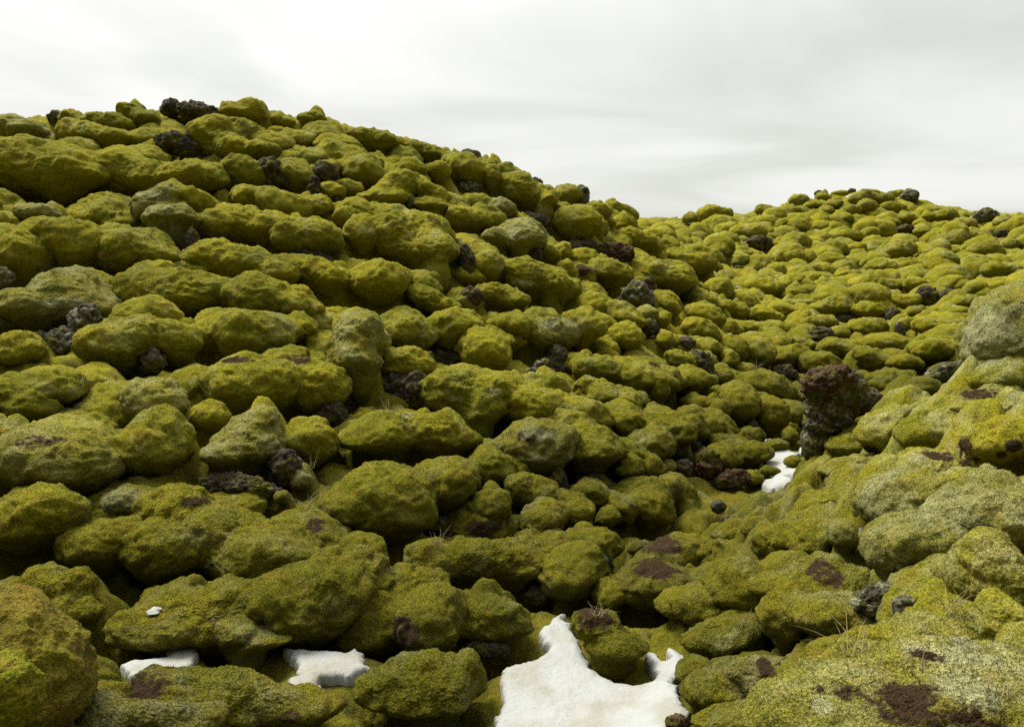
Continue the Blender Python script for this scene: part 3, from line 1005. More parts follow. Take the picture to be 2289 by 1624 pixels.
ROWS = parse(TRACE)
FLAT = [(r, l) for r in ROWS for l in r['lobes']]
_u = np.array([l[0] for _, l in FLAT])
_v = np.array([l[1] for _, l in FLAT])
_r = np.array([l[3] for _, l in FLAT])
h1, h2, h3 = hit(_u, _v + 0.7 * _r), hit(_u, _v + 1.2 * _r), hit(_u, _v + 1.8 * _r)
for i, (row, l) in enumerate(FLAT):
    d = h1[i, 1]
    if d > 1.4 * h2[i, 1]:
        d = h2[i, 1] * 1.04
        if h2[i, 1] > 1.4 * h3[i, 1]:
            d = h3[i, 1] * 1.06
    row.setdefault('dep', []).append(row['dov'][0] if row['dov'] else d)

_cube = {}


def cube_sphere(n):
    if n in _cube:
        return _cube[n]
    k = np.arange(n + 1)
    a, b = np.meshgrid(k, k, indexing='ij')
    pts, quads = [], []
    idx = np.arange((n + 1) ** 2).reshape(n + 1, n + 1)
    q = np.stack([idx[:-1, :-1], idx[1:, :-1], idx[1:, 1:], idx[:-1, 1:]], -1).reshape(-1, 4)
    for ax in range(3):
        for sgn in (0, n):
            P = np.zeros(((n + 1) ** 2, 3), int)
            P[:, ax] = sgn
            P[:, (ax + 1) % 3] = a.ravel()
            P[:, (ax + 2) % 3] = b.ravel()
            quads.append((q if sgn else q[:, ::-1]) + len(pts) * (n + 1) ** 2)
            pts.append(P)
    pts = np.concatenate(pts)
    uq, invi = np.unique(pts, axis=0, return_inverse=True)
    t = np.tan((uq / n * 2 - 1) * math.pi / 4)
    d = t / np.linalg.norm(t, axis=1, keepdims=True)
    _cube[n] = (d, invi.ravel()[np.concatenate(quads)])
    return _cube[n]


def vnormals(v, q):
    fn = np.cross(v[q[:, 2]] - v[q[:, 0]], v[q[:, 3]] - v[q[:, 1]])
    n = np.stack([sum(np.bincount(q[:, k], fn[:, c], len(v)) for k in range(4)) for c in range(3)], 1)
    return n / (np.linalg.norm(n, axis=1, keepdims=True) + 1e-12)


UPV, FWV, RTV = np.array([0, SP, CP]), np.array([0, CP, -SP]), np.array([1.0, 0, 0])


def knobs(E, rn, lo, hi, least):
    """smaller swellings on the upper and outer side of each lump"""
    out = []
    for cen, M, rr_ in E:
        if rr_.min() < least:
            continue
        for _ in range(rn.randint(lo, hi)):
            th, el = rn.uniform(0, 2 * math.pi), rn.uniform(-0.25, 1.0)
            d_ = np.array([math.cos(th) * math.cos(el), math.sin(el), math.sin(th) * math.cos(el)])
            r_ = float(np.prod(rr_) ** (1 / 3)) * rn.uniform(0.55, 0.78)
            out.append((cen + (d_ * (rr_ - 0.72 * np.minimum(r_, rr_))) @ M, M, np.array([r_ * rn.uniform(0.9, 1.4), r_ * rn.uniform(0.75, 1.0), r_])))
    return out


def lumps_of(lobes, deps, kind, part=None):
    """the ellipsoids, in metres, that one boulder is melted together from"""
    E = []
    jm = max(range(len(lobes)), key=lambda j: lobes[j][2] * lobes[j][3])
    ym, sm = deps[jm], math.sqrt(lobes[jm][2] * lobes[jm][3]) * deps[jm] / F
    tol = (0.35 if kind in 'rlb' else 1.1) * sm
    deps = [min(max(y, ym - tol), ym + tol) for y in deps]
    for (u, v, rx, ry, ang), y in zip(lobes, deps):
        ra, rb = ray([u], [v])
        dep0 = y * (CP - rb[0] * SP)                      # depth along the view axis
        a, b = rx * dep0 / F, ry * dep0 / F
        c = (1.35 - 0.4 * float(sstep(14, 25, y))) * math.sqrt(a * b)
        dep = dep0 + 0.62 * c
        if kind in 'rlb':
            c = 0.8 * min(a, b) + 0.1 * max(a, b)
            dep = dep0 + 0.6 * c
            a, b = a * 1.05, b * 1.05
            if part:                                     # bare rock sits under and beside the moss, not in front of it
                pe = min(part['E'], key=lambda e: np.linalg.norm(e[0] - np.array([ra[0] * y, y, rb[0] * y])))
                dep = max(dep, pe[0] @ FWV - 0.6 * pe[2][2])
                dep = min(dep, dep0 + 3 * c + 0.3)
        else:
            a, b = a * 1.12, b * (1.26 if a > 1.2 * b and y > 5.2 else 1.14)
        k = dep / dep0
        a, b = a * k, b * k
        cen = np.array([ra[0] * y, y, rb[0] * y]) * k
        t = R(ang)
        ax = RTV * math.cos(t) + UPV * math.sin(t)
        up = -RTV * math.sin(t) + UPV * math.cos(t)
        M = np.stack([ax, up, FWV])
        E.append((cen, M, np.array([a, b, c])))
    return E


def sdf(p, e):
    q = (p - e[0]) @ e[1].T
    k0 = np.linalg.norm(q / e[2], axis=1)
    k1 = np.linalg.norm(q / e[2] ** 2, axis=1) + 1e-9
    return k0 * (k0 - 1) / k1


def blob(LOBES, kind, seed, others=(), dens=1.05, extra=()):
    """one boulder: ellipsoids melted together, then lumps, folds and tufts pushed out of the surface"""
    E = list(LOBES)
    for e, g in zip(LOBES[:-1], LOBES[1:]):              # a bridge keeps the lumps of one boulder together
        E.append(((e[0] + g[0]) / 2, e[1], np.minimum(e[2], g[2]) * 0.9))
    E += list(extra)
    dist = max(LOBES[0][0] @ FWV, 1.0)
    span = max(np.linalg.norm(e[0] - g[0]) * 0.5 + max(e[2].max(), g[2].max()) for e in LOBES for g in LOBES)
    rpx = span * 805 / dist
    n = int(np.clip(dens * rpx, 7, 190))
    d, quads = cube_sphere(n)
    w = np.array([e[2].prod() ** (2 / 3) for e in E])
    cen = sum(wi * e[0] for wi, e in zip(w, E)) / w.sum()
    if len(LOBES) > 1:                                   # grow it from the lump nearest the middle
        cen = min((e[0] for e in E), key=lambda q: np.linalg.norm(q - cen)) * 0.6 + cen * 0.4
    rmin = min(e[2].min() for e in LOBES)
    rmain = max(e[2].prod() ** (1 / 3) for e in E)
    far = max(np.linalg.norm(e[0] - cen) + e[2].max() for e in E) * 1.02
    # stretch the directions to the overall shape so that long boulders keep an even mesh
    if len(E) == 1:
        P = cen + (d * E[0][2]) @ E[0][1]
    else:
        t = np.full(len(d), far)
        kk = 0.40 * rmin if extra else 0.6 * rmin
        for _ in range(26):
            p = cen + d * t[:, None]
            D = None
            for e in E:
                s = sdf(p, e)
                if D is None:
                    D = s
                else:
                    h = np.maximum(kk - np.abs(D - s), 0) / kk
                    D = np.minimum(D, s) - h * h * kk * 0.25
            t = np.maximum(t - np.clip(D, -0.3 * far, 0.3 * far) * 0.9, 0.05 * rmin)
        P = cen + d * t[:, None]
    N = vnormals(P, quads)
    sz = float(min(rmain, 1.0))
    if kind not in 'rlb':                                # the moss runs on over the joints with its neighbours and the ground
        D = P[:, 2] - grid_z(P[:, 0], P[:, 1])
        for e in others:
            D = np.minimum(D, sdf(P, e))
        k = float(np.clip(0.8 * rmin, 0.06, 0.34))
        h = np.clip(1 - np.abs(D) / k, 0, 1)
        P = P + N * (h * h * k * 0.26 * sstep(-0.35, 0.3, N @ UPV))[:, None]
        N = vnormals(P, quads)
    if kind in 'rlb':
        dsp = 0.24 * rmin * fbm(P, 1.0 / rmin, 2, 0.5, seed) + 0.16 * rmin * fbm(P, 1.6 / rmin, 3, 0.5, seed, 'r')
        dsp += 0.035 * fbm(P, 6.0, 4, 0.6, seed + 9, 'b') * min(1, rmin / 0.25)
        P = P + N * dsp[:, None]
    else:
        wob = np.stack([noise(P, 0.75 / rmain, seed + k) for k in (1, 2, 3)], 1)
        P = P + wob * (0.075 * rmain)
        P = P + 0.042 * min(1.0, rmain / 0.25) * np.stack([fbm(P, 1.7, 2, 0.5, 60 + k) for k in (0, 5, 9)], 1)
        dsp = 0.05 * rmin * fbm(P, 1.2 / rmain, 2, 0.5, seed)
        dsp += 0.016 * min(1.0, rmain / 0.22) * fbm(P, 3.6, 2, 0.5, 12.0, 's')
        dsp += 0.050 * sz * fbm(P, 1.9 / sz, 2, 0.4, seed + 5, 's')
        warp = P + 0.12 * np.stack([noise(P, 3.0, seed + 20 + k) for k in range(3)], 1)
        dsp += 0.013 * fbm(warp * np.array([3.5, 3.5, 9.0]), 1.0, 2, 0.5, 3.0)
        dsp += 0.010 * fbm(warp, 9.0, 2, 0.55, 1.0) + 0.0055 * fbm(P, 30.0, 2, 0.6, 4.0, 's')
        rel = (P - cen) @ UPV / max(rmin, 0.05)
        P = P + N * (dsp * sstep(-1.3, -0.2, rel) + dsp * 0.4)[:, None]
        # undercut: the belly draws in above the ground
        f = 1 - 0.36 * sstep(-0.12, -1.1, rel)
        off = P - cen
        P = cen + off * np.stack([f, f, np.ones_like(f)], 1)
    return P, quads, cen


for i, row in enumerate(ROWS):
    if not row['part']:
        lastrow = row
    row['E'] = lumps_of(row['lobes'], row['dep'], row['kind'], lastrow if row['part'] else None)
# ------------------------------------------------------------------ snow outlines laid on the smooth terrain
def outline(t, pts):
    if t == 0:
        return np.array(pts, float)
    ox, oy, s = TILES[t]
    return np.array([(ox + a * s, oy + b * s) for a, b in pts], float)


SNOW = [
    (outline(7, [(1000, 1700), (1010, 1624), (1050, 1560), (1090, 1440), (1080, 1340), (1060, 1260), (1090, 1210), (1180, 1190), (1280, 1165), (1370, 1120),
                 (1390, 1080), (1355, 1060), (1350, 1010), (1315, 980), (1330, 950), (1390, 920), (1440, 880), (1480, 865), (1480, 910), (1540, 935),
                 (1555, 1000), (1585, 1020), (1580, 1060), (1610, 1100), (1650, 1190), (1655, 1225), (1730, 1270), (1830, 1310), (1930, 1330),
                 (2030, 1310), (2110, 1300), (2170, 1290), (2230, 1330), (2230, 1390), (2255, 1450), (2290, 1500), (2290, 1545), (2190, 1570), (2170, 1624), (2180, 1700)]),
     'large old snow patch with a narrow pointed tip filling the gully floor', 0.085),
    (outline(7, [(2060, 1120), (2110, 1130), (2150, 1160), (2180, 1140), (2160, 1095), (2185, 1075), (2220, 1110), (2274, 1150), (2285, 1190), (2200, 1290), (2080, 1290), (2110, 1240), (2060, 1190)]),
     'small Y-shaped snow scrap right of the boulder wrapped by snow', 0.06),
    (outline(0, [(629, 1442), (657, 1448), (704, 1453), (763, 1455), (783, 1446), (798, 1458), (803, 1475), (820, 1490), (763, 1499), (720, 1505), (716, 1528), (690, 1545), (644, 1530), (650, 1505), (678, 1499), (671, 1478), (647, 1455)]),
     'ragged snow strip between the dark mossy bank and the near mound', 0.07),
    (outline(6, [(845, 1180), (920, 1155), (1060, 1150), (1100, 1140), (1095, 1085), (1150, 1080), (1265, 1080), (1285, 1130), (1230, 1200), (1060, 1260), (900, 1250)]),
     'small stepped snow strip at lower left behind the near mound', 0.06),
    (outline(9, [(1020, 1310), (1100, 1305), (1160, 1330), (1230, 1380), (1280, 1385), (1230, 1420), (1200, 1450), (1230, 1475), (1285, 1485), (1290, 1515), (1190, 1520),
                 (1230, 1540), (1180, 1585), (1070, 1592), (1020, 1545), (1100, 1540), (1140, 1510), (1050, 1475), (1045, 1400), (1040, 1350)]),
     'far snow patch at the bend of the gully beside the rust-brown rock', 0.08),
    (outline(9, [(835, 1480), (880, 1490), (895, 1510), (875, 1540), (830, 1515)]), 'tiny snow scrap just left of the far snow patch', 0.04),
    (outline(9, [(1300, 1330), (1345, 1330), (1340, 1355), (1295, 1370)]), 'tiny snow scrap at the foot of the rust-brown rock', 0.04),
]
SNOWXY = []
for poly, lab, th in SNOW:
    q = hit(poly[:, 0], poly[:, 1])
    m = q[:, :2].mean(0)
    SNOWXY.append(m + (q[:, :2] - m) * (1.03 if lab.startswith('large') else 1.18))


def sdist(x, y, poly):
    """signed distance to a closed outline, negative inside"""
    d = np.full(len(x), 1e9)
    ins = np.zeros(len(x), bool)
    n = len(poly)
    for i in range(n):
        ax, ay = poly[i]
        bx, by = poly[(i + 1) % n]
        ex, ey = bx - ax, by - ay
        t = np.clip(((x - ax) * ex + (y - ay) * ey) / (ex * ex + ey * ey + 1e-12), 0, 1)
        d = np.minimum(d, np.hypot(x - ax - t * ex, y - ay - t * ey))
        c = (ay > y) != (by > y)
        if by != ay:
            ins ^= c & (x < (bx - ax) * (y - ay) / (by - ay) + ax)
    return np.where(ins, -d, d)


# ------------------------------------------------------------------ ground sheet: rings round the camera, out to the horizon
az = np.concatenate([np.linspace(-180, -38, 90, endpoint=False), np.linspace(-38, 38, 1050), np.linspace(38, 180, 90, endpoint=False)[1:]])
rr = np.concatenate([np.geomspace(0.25, 1.6, 30, endpoint=False), np.geomspace(1.6, 60, 900), np.geomspace(66, 4000, 24)])
A, RR = np.meshgrid(np.radians(az), rr, indexing='ij')
gx, gy = (np.sin(A) * RR).ravel(), (np.cos(A) * RR).ravel()
gz = ground_z(gx, gy)
G = np.stack([gx, gy, gz], 1)
wx = gx + 0.30 * noise(G, 0.9, 1) + 0.10 * noise(G, 2.6, 2)
wy = gy + 0.30 * noise(G, 0.9, 3) + 0.10 * noise(G, 2.6, 4)
near = sstep(2.0, 4.5, np.hypot(gx, gy))
def dome(d, r):
    return np.sqrt(np.clip(1 - (d / r) ** 2, 0, 1))


lump = (0.24 + 0.20 * sstep(14, 22, np.hypot(gx, gy))) * (dome(worley(wx, wy, 0.80, 11), 0.64) - 0.55) + 0.09 * (dome(worley(wx, wy, 0.33, 23), 0.7) - 0.5)
lump += 0.06 * fbm(G, 0.8, 2, 0.5, 8) + 0.030 * fbm(G, 3.1, 2, 0.5, 5, 'b') + 0.018 * fbm(G, 9, 4, 0.6, 1)
amp = 0.35 + 0.65 * near
# the moss runs back from the top of every boulder into the slope behind it
FAR0 = np.hypot(gx, gy)
gz1 = gz - 0.13 * sstep(2.5, 5.0, FAR0)
_az = np.radians(az)
gx2, gy2, g2 = gx.reshape(len(az), len(rr)), gy.reshape(len(az), len(rr)), gz1.reshape(len(az), len(rr))
for row in ROWS:
    if row['part'] or row['kind'] in 'rlb':
        continue
    for ec, M, er in row['E']:
        a, bb, c = er
        if bb > 0.48 or ec[1] < 5.2:
            continue
        hx, hy = ec[0], ec[1] + 0.85 * c
        rad = math.hypot(hx, hy)
        th, w = math.atan2(hx, hy), 1.7 * max(a, c)
        i0, i1 = np.searchsorted(_az, [th - w / rad, th + w / rad])
        j0, j1 = np.searchsorted(rr, [rad - w, rad + w])
        if i1 <= i0 or j1 <= j0:
            continue
        X, Y, Z = gx2[i0:i1, j0:j1], gy2[i0:i1, j0:j1], g2[i0:i1, j0:j1]
        q = ((X - hx) / (0.95 * a)) ** 2 + ((Y - hy) / (1.2 * c)) ** 2
        zt = ec[2] + bb * (0.62 - 1.2 * q)
        k = 0.25 * bb
        h = np.maximum(k - np.abs(zt - Z), 0) / k
        g2[i0:i1, j0:j1] = np.maximum(zt, Z) + h * h * k * 0.25
# and the ground drops into a dark gap under its downhill face
for row in ROWS:
    if row['part'] or row['kind'] in 'rlb':
        continue
    for ec, M, er in row['E']:
        a, bb, c = er
        hx, hy = ec[0], ec[1] - 0.72 * c
        rad = math.hypot(hx, hy)
        th, w = math.atan2(hx, hy), 1.6 * max(a, c)
        i0, i1 = np.searchsorted(_az, [th - w / rad, th + w / rad])
        j0, j1 = np.searchsorted(rr, [rad - w, rad + w])
        if i1 <= i0 or j1 <= j0:
            continue
        X, Y = gx2[i0:i1, j0:j1], gy2[i0:i1, j0:j1]
        q = ((X - hx) / (0.95 * a)) ** 2 + ((Y - hy) / (0.55 * c)) ** 2
        g2[i0:i1, j0:j1] -= min(0.75, 1.15 * bb + 0.06) * np.exp(-1.3 * q ** 1.5)
gz1 = g2.ravel()


def grid_z(x, y, src=None):
    """height of the ground sheet, read off its rings"""
    src = g2 if src is None else src
    th, ra = np.arctan2(x, y), np.hypot(x, y)
    i = np.clip(np.searchsorted(_az, th) - 1, 0, len(_az) - 2)
    j = np.clip(np.searchsorted(rr, ra) - 1, 0, len(rr) - 2)
    u = np.clip((th - _az[i]) / (_az[i + 1] - _az[i]), 0, 1)
    v = np.clip((ra - rr[j]) / (rr[j + 1] - rr[j]), 0, 1)
    return (src[i, j] * (1 - u) + src[i + 1, j] * u) * (1 - v) + (src[i, j + 1] * (1 - u) + src[i + 1, j + 1] * u) * v


# ------------------------------------------------------------------ low moss hummocks that fill the ground between the boulders
rnf = random.Random(5)
BIG = [(e, row) for row in ROWS for e in row['E']]
BC = np.array([e[0] for e, _ in BIG])
BA = np.array([[max(e[2][0], 0.6 * e[2][2]), e[2][2]] for e, _ in BIG])
BK = np.array([row['kind'] in 'rlb' for _, row in BIG])
FILL = []
ra_ = 2.9
while ra_ < 44:
    s = 0.36 + 0.015 * ra_
    k = int(R(94) * ra_ / s)
    for i in range(k):
        th = R(-47) + R(94) * (i + rnf.uniform(0.05, 0.95)) / k
        rq = ra_ + rnf.uniform(-0.35, 0.35) * s
        FILL.append((math.sin(th) * rq, math.cos(th) * rq, s))
    ra_ += s * 0.9
FILL = np.array(FILL)
FZ = grid_z(FILL[:, 0], FILL[:, 1])
FU, FV, FD = project(np.c_[FILL[:, :2], FZ])
ok = (FU > -620) & (FU < VW + 620) & (FV < VH + 60)
for c_, a_, k_ in zip(BC, BA, BK):
    # not under a boulder, and not where it would stand in front of one or hide a bare rock
    q = ((FILL[:, 0] - c_[0]) / (a_[0] * 0.85)) ** 2 + ((FILL[:, 1] - c_[1]) / (a_[1] * 0.85)) ** 2
    ok &= q > 1
for row in ROWS:
    for (u_, v_, rx_, ry_, an_), e in zip(row['lobes'], row['E']):
        f_ = 0.95 if row['kind'] in 'rlb' else 0.72
        FR_ = (0.42 if row['kind'] in 'rlb' else 0.0) * FILL[:, 2] / np.maximum(FD, 1) * F
        q = ((FU - u_) / (rx_ * f_ + FR_)) ** 2 + ((FV - v_) / (ry_ * f_ + FR_)) ** 2
        ok &= ~((q < 1) & (FD < e[0] @ FWV))
floor_ = hit([1340, 1380, 1450, 1560, 1640, 1720], [1480, 1330, 1210, 1150, 1105, 1045])[:, :2]
for p_, q_ in zip(floor_[:-1], floor_[1:]):
    t_ = np.clip(((FILL[:, :2] - p_) @ (q_ - p_)) / ((q_ - p_) @ (q_ - p_)), 0, 1)
    ok &= np.linalg.norm(FILL[:, :2] - p_ - t_[:, None] * (q_ - p_), axis=1) > 0.38
for poly in SNOWXY:
    ok &= sdist(FILL[:, 0], FILL[:, 1], poly) > 0.30
for pix, _, _ in SNOW:
    m_ = pix.mean(0)
    ok &= (sdist(FU, FV, pix) > 0.30 * FILL[:, 2] / np.maximum(FD, 1) * F) | (FD > 13)
def clear_view(u, v, d):
    """does the bare ground leave the point at this view position and depth in sight?"""
    rx_, rz_ = ray(u, v)
    see = np.ones(len(u), bool)
    for t_ in np.linspace(0.12, 0.97, 90):
        yy = d * t_
        see &= rz_ * yy > grid_z(rx_ * yy, yy) - 0.02
    return see


ok &= clear_view(FU, FV - 0.35 * FILL[:, 2] / np.maximum(FD, 1) * F, FILL[:, 1])
# the last hummocks under the skyline stay low
_rx, _rz = ray(FU, FV - 22)
SKYL = np.ones(len(FU), bool)
for t_ in np.linspace(1.02, 2.6, 60):
    yy = FILL[:, 1] * t_
    SKYL &= _rz * yy > grid_z(_rx * yy, yy)
FILL, SKYL, FZ, FD = FILL[ok], SKYL[ok], FZ[ok], FD[ok]
HUM = []
for (x, y, s), z, low in zip(FILL, FZ, SKYL):
    a = s * rnf.uniform(0.42, 0.82) * (1 - 0.10 * float(sstep(13, 26, math.hypot(x, y))))
    far_ = float(sstep(13, 26, math.hypot(x, y)))
    bb = a * (rnf.uniform(0.55, 0.9) + 0.15 * far_)
    c = a * rnf.uniform(0.75, 1.5 - 0.4 * far_)
    if low:
        bb *= 0.5
        z -= 0.3 * bb
    g_ = np.array([grid_z(np.array([x + .4, x - .4, x, x]), np.array([y, y, y + .4, y - .4]))])[0]
    dn = np.array([-(g_[0] - g_[1]), -(g_[2] - g_[3])]) + 1e-4
    yaw = math.atan2(dn[0], dn[1]) + rnf.gauss(0, 0.5)
    f3 = np.array([math.sin(yaw), math.cos(yaw), -0.25])
    f3 /= np.linalg.norm(f3)
    r3 = np.cross(f3, [0, 0, 1.0])
    r3 /= np.linalg.norm(r3)
    HUM.append((np.array([x, y, z + bb * rnf.uniform(-0.35, 0.2)]), np.stack([r3, np.cross(r3, f3), f3]), np.array([a, bb, c])))
print('hummocks', len(HUM), round(time.time() - T0, 1))
ALLE = [e for row in ROWS if row['kind'] not in 'rlb' for e in row['E']] + HUM
AC = np.array([e[0] for e in ALLE])
AR = np.array([e[2].max() for e in ALLE])
# the ground rises in a soft fillet against the moss
for e in ALLE:
    a = e[2].max()
    k = float(np.clip(0.7 * e[2].min(), 0.05, 0.30))
    rad = math.hypot(e[0][0], e[0][1])
    th, w = math.atan2(e[0][0], e[0][1]), a + k
    i0, i1 = np.searchsorted(_az, [th - w / rad, th + w / rad])
    j0, j1 = np.searchsorted(rr, [rad - w, rad + w])
    if i1 <= i0 or j1 <= j0:
        continue
    Z = g2[i0:i1, j0:j1]
    q = np.stack([gx2[i0:i1, j0:j1].ravel(), gy2[i0:i1, j0:j1].ravel(), Z.ravel()], 1)
    h = np.clip(1 - np.abs(sdf(q, e)) / k, 0, 1).reshape(Z.shape)
    below = (Z < e[0][2] - 0.35 * e[2][1])
    g2[i0:i1, j0:j1] += h * h * k * 0.24 * np.where(below, 0.15, 1.0)
gz1 = g2.ravel()
dz = lump * amp - 0.04 + (gz1 - gz)
SNOWFREE = np.ones(len(gx))
for poly in SNOWXY:
    lo, hi = poly.min(0) - 0.4, poly.max(0) + 0.4
    s = np.nonzero((gx > lo[0]) & (gx < hi[0]) & (gy > lo[1]) & (gy < hi[1]))[0]
    if len(s) == 0:
        continue
    sd = sdist(gx[s], gy[s], poly)
    k = sstep(-0.02, 0.3, sd)
    SNOWFREE[s] *= (sd > 0.12)
    dz[s] = dz[s] * k + (1 - k) * (-0.08)
gz2 = gz + dz * (1 - sstep(45, 60, np.hypot(gx, gy)))
G = np.stack([gx, gy, gz2], 1)
na, nr = len(az), len(rr)
idx = np.arange(na * nr).reshape(na, nr)
idn = np.concatenate([idx, idx[:1]], 0)
GQ = np.stack([idn[:-1, :-1], idn[:-1, 1:], idn[1:, 1:], idn[1:, :-1]], -1).reshape(-1, 4)
print('ground', len(G), round(time.time() - T0, 1))


rsf = np.random.RandomState(3)


def tufts(P, Q, reach=13.0, keep=None):
    """short pointed moss shoots standing out of the near cushions, joined on to the same mesh"""
    c = P[Q].mean(1)
    d1, d2 = P[Q[:, 2]] - P[Q[:, 0]], P[Q[:, 3]] - P[Q[:, 1]]
    nn = np.cross(d1, d2)
    ar = np.linalg.norm(nn, axis=1) * 0.5
    nn = nn / (2 * ar[:, None] + 1e-12)
    u, v, dep = project(c)
    want = ar / (0.0027 * np.maximum(dep, 1.5)) ** 2
    want *= (u > -80) & (u < VW + 80) & (v < VH + 120) & (dep < reach) & (dep > 0.5) & ((nn * c).sum(1) < 0.15 * np.linalg.norm(c, axis=1))
    if keep is not None:
        want = want * keep[Q].min(1)
    cnt = np.floor(want + rsf.rand(len(want))).astype(int)
    f = np.repeat(np.arange(len(Q)), np.minimum(cnt, 40))
    if len(f) == 0:
        return P, Q
    w = rsf.dirichlet((1, 1, 1, 1), len(f))
    b0 = (P[Q[f]] * w[:, :, None]).sum(1)
    nf = nn[f]
    dv = nf + 0.45 * rsf.normal(size=nf.shape) + np.array([0, 0, 0.25])
    dv /= np.linalg.norm(dv, axis=1, keepdims=True)
    sd_ = np.cross(dv, rsf.normal(size=nf.shape))
    sd_ /= np.linalg.norm(sd_, axis=1, keepdims=True) + 1e-9
    L = (0.007 + 0.009 * rsf.rand(len(f)))[:, None] * (0.6 + 0.08 * np.minimum(dep[f], 9))[:, None]
    W = 0.13 * L
    b0 = b0 - nf * 0.003
    V4 = np.stack([b0 - sd_ * W, b0 + sd_ * W, b0 + dv * L + sd_ * W * 0.3, b0 + dv * L - sd_ * W * 0.3], 1).reshape(-1, 3)
    Q4 = np.arange(len(V4)).reshape(-1, 4) + len(P)
    return np.concatenate([P, V4]), np.concatenate([Q, Q4])


ITEMS = []
for i, row in enumerate(ROWS):
    near_ = [ALLE[j] for j in np.nonzero(np.linalg.norm(AC - row['E'][0][0], axis=1) < AR + max(e[2].max() for e in row['E']) * 1.5 + 0.3)[0]
             if not any(ALLE[j] is e for e in row['E'])] if row['kind'] not in 'rlb' else ()
    more_ = knobs(row['E'], random.Random(i + 900), 1, 3, 0.13) if row['kind'] in 'mh' else ()
    P, Q, cen = blob(row['E'], row['kind'], i * 1.37, near_, extra=more_)
    if row['kind'] in 'mhe':
        P, Q = tufts(P, Q)
    row.update(P=P, Q=Q, cen=cen)
    ITEMS.append(row)
HP, HQ, nh = [], [], 0
for i, e in enumerate(HUM):
    near_ = [ALLE[j] for j in np.nonzero(np.linalg.norm(AC - e[0], axis=1) < AR + e[2].max() + 0.2)[0] if ALLE[j] is not e]
    P, Q, _ = blob([e], 'm', 700 + i * 1.37, near_, 0.85, extra=knobs([e], random.Random(i + 3000), 0, 1, 0.12) if e[0][1] < 22 else ())
    HP.append(P)
    HQ.append(Q + nh)
    nh += len(P)
HP, HQ = tufts(np.concatenate(HP), np.concatenate(HQ))
G, GQ = tufts(G, GQ, 6.5, SNOWFREE)
print('blobs', sum(len(r['P']) for r in ITEMS), nh, round(time.time() - T0, 1))

# ------------------------------------------------------------------ soil and lichen patches: find the nearest surface, mark a small ball of it
ALL = [G] + [r['P'] for r in ITEMS] + [HP]
PROJ = [project(p) for p in ALL]
CU = np.concatenate([p[0] for p in PROJ])
CV = np.concatenate([p[1] for p in PROJ])
CD = np.concatenate([p[2] for p in PROJ])


def surface_depth(u, v, rad=5.0):
    s = np.nonzero((np.abs(CU - u) < rad) & (np.abs(CV - v) < rad) & (CD > 0.8))[0]
    if len(s) == 0:
        return float(hit(u, v)[0, 1])
    return float(np.percentile(CD[s], 2))


def surface_point(u, v):
    d = surface_depth(u, v)
    x, z = (u - VW / 2) / F * d, (VH / 2 - v) / F * d
    return RTV * x + UPV * z + FWV * d


BARE = [np.zeros(len(p), np.float32) for p in ALL]
HOAR = [np.zeros(len(p), np.float32) for p in ALL]
for ln in PATCHES.strip().split('\n'):
    w = ln.split()
    ox, oy, s = TILES[int(w[0])]
    pu, pv, ru, rv = ox + float(w[1]) * s, oy + float(w[2]) * s, float(w[3]) * s, float(w[4]) * s
    c = surface_point(pu, pv)
    dep = c @ FWV
    ra, rb = ru * dep / F, rv * dep / F
    rc = max(ra, rb) * 1.6
    for i, p in enumerate(ALL):
        lo = np.abs(p - c).max(1) < rc + max(ra, rb)
        if not lo.any():
            continue
        q = p[lo] - c
        k = np.sqrt(((q @ RTV) / ra) ** 2 + ((q @ UPV) / rb) ** 2 + ((q @ FWV) / rc) ** 2)
        tgt = BARE if w[5] == 'b' else HOAR
        tgt[i][lo] = np.maximum(tgt[i][lo], sstep(1.45, 0.55, k))

# ------------------------------------------------------------------ labels for the boulders that have no words of their own
def box(row):
    u, v, d = project(row['P'])
    return u.min(), u.max(), v.min(), v.max()


TOPS = [r for r in ROWS if not r['part']]
for r in TOPS:
    m = r['lobes']
    r['c'] = (sum(l[0] * l[2] * l[3] for l in m) / sum(l[2] * l[3] for l in m), sum(l[1] * l[2] * l[3] for l in m) / sum(l[2] * l[3] for l in m))
    r['hw'], r['hh'] = (max(l[0] + l[2] for l in m) - min(l[0] - l[2] for l in m)) / 2, (max(l[1] + l[3] for l in m) - min(l[1] - l[3] for l in m)) / 2
DIRS = ['right of', 'above and right of', 'above', 'above and left of', 'left of', 'below and left of', 'below', 'below and right of']
used = set(r['label'] for r in TOPS if r['label'])
marks = [r for r in TOPS if r['short']]
todo = [r for r in TOPS if not r['label']]
cand = []
for mk in marks:
    sect = {}
    for r in TOPS:
        if r is mk:
            continue
        dx, dy = r['c'][0] - mk['c'][0], mk['c'][1] - r['c'][1]
        k = int(round(math.degrees(math.atan2(dy, dx)) / 45.0)) % 8
        sect.setdefault(k, []).append((math.hypot(dx, dy), id(r), r))
    for k, lst in sect.items():
        lst.sort()
        for rank, (dist, _, r) in enumerate(lst[:3]):
            if not r['label']:
                cand.append((dist * (1, 1.6, 2.2)[rank], id(r), id(mk), rank, k, r, mk))
cand.sort(key=lambda c: c[:4])
med = np.median([r['hw'] * r['hh'] for r in TOPS])
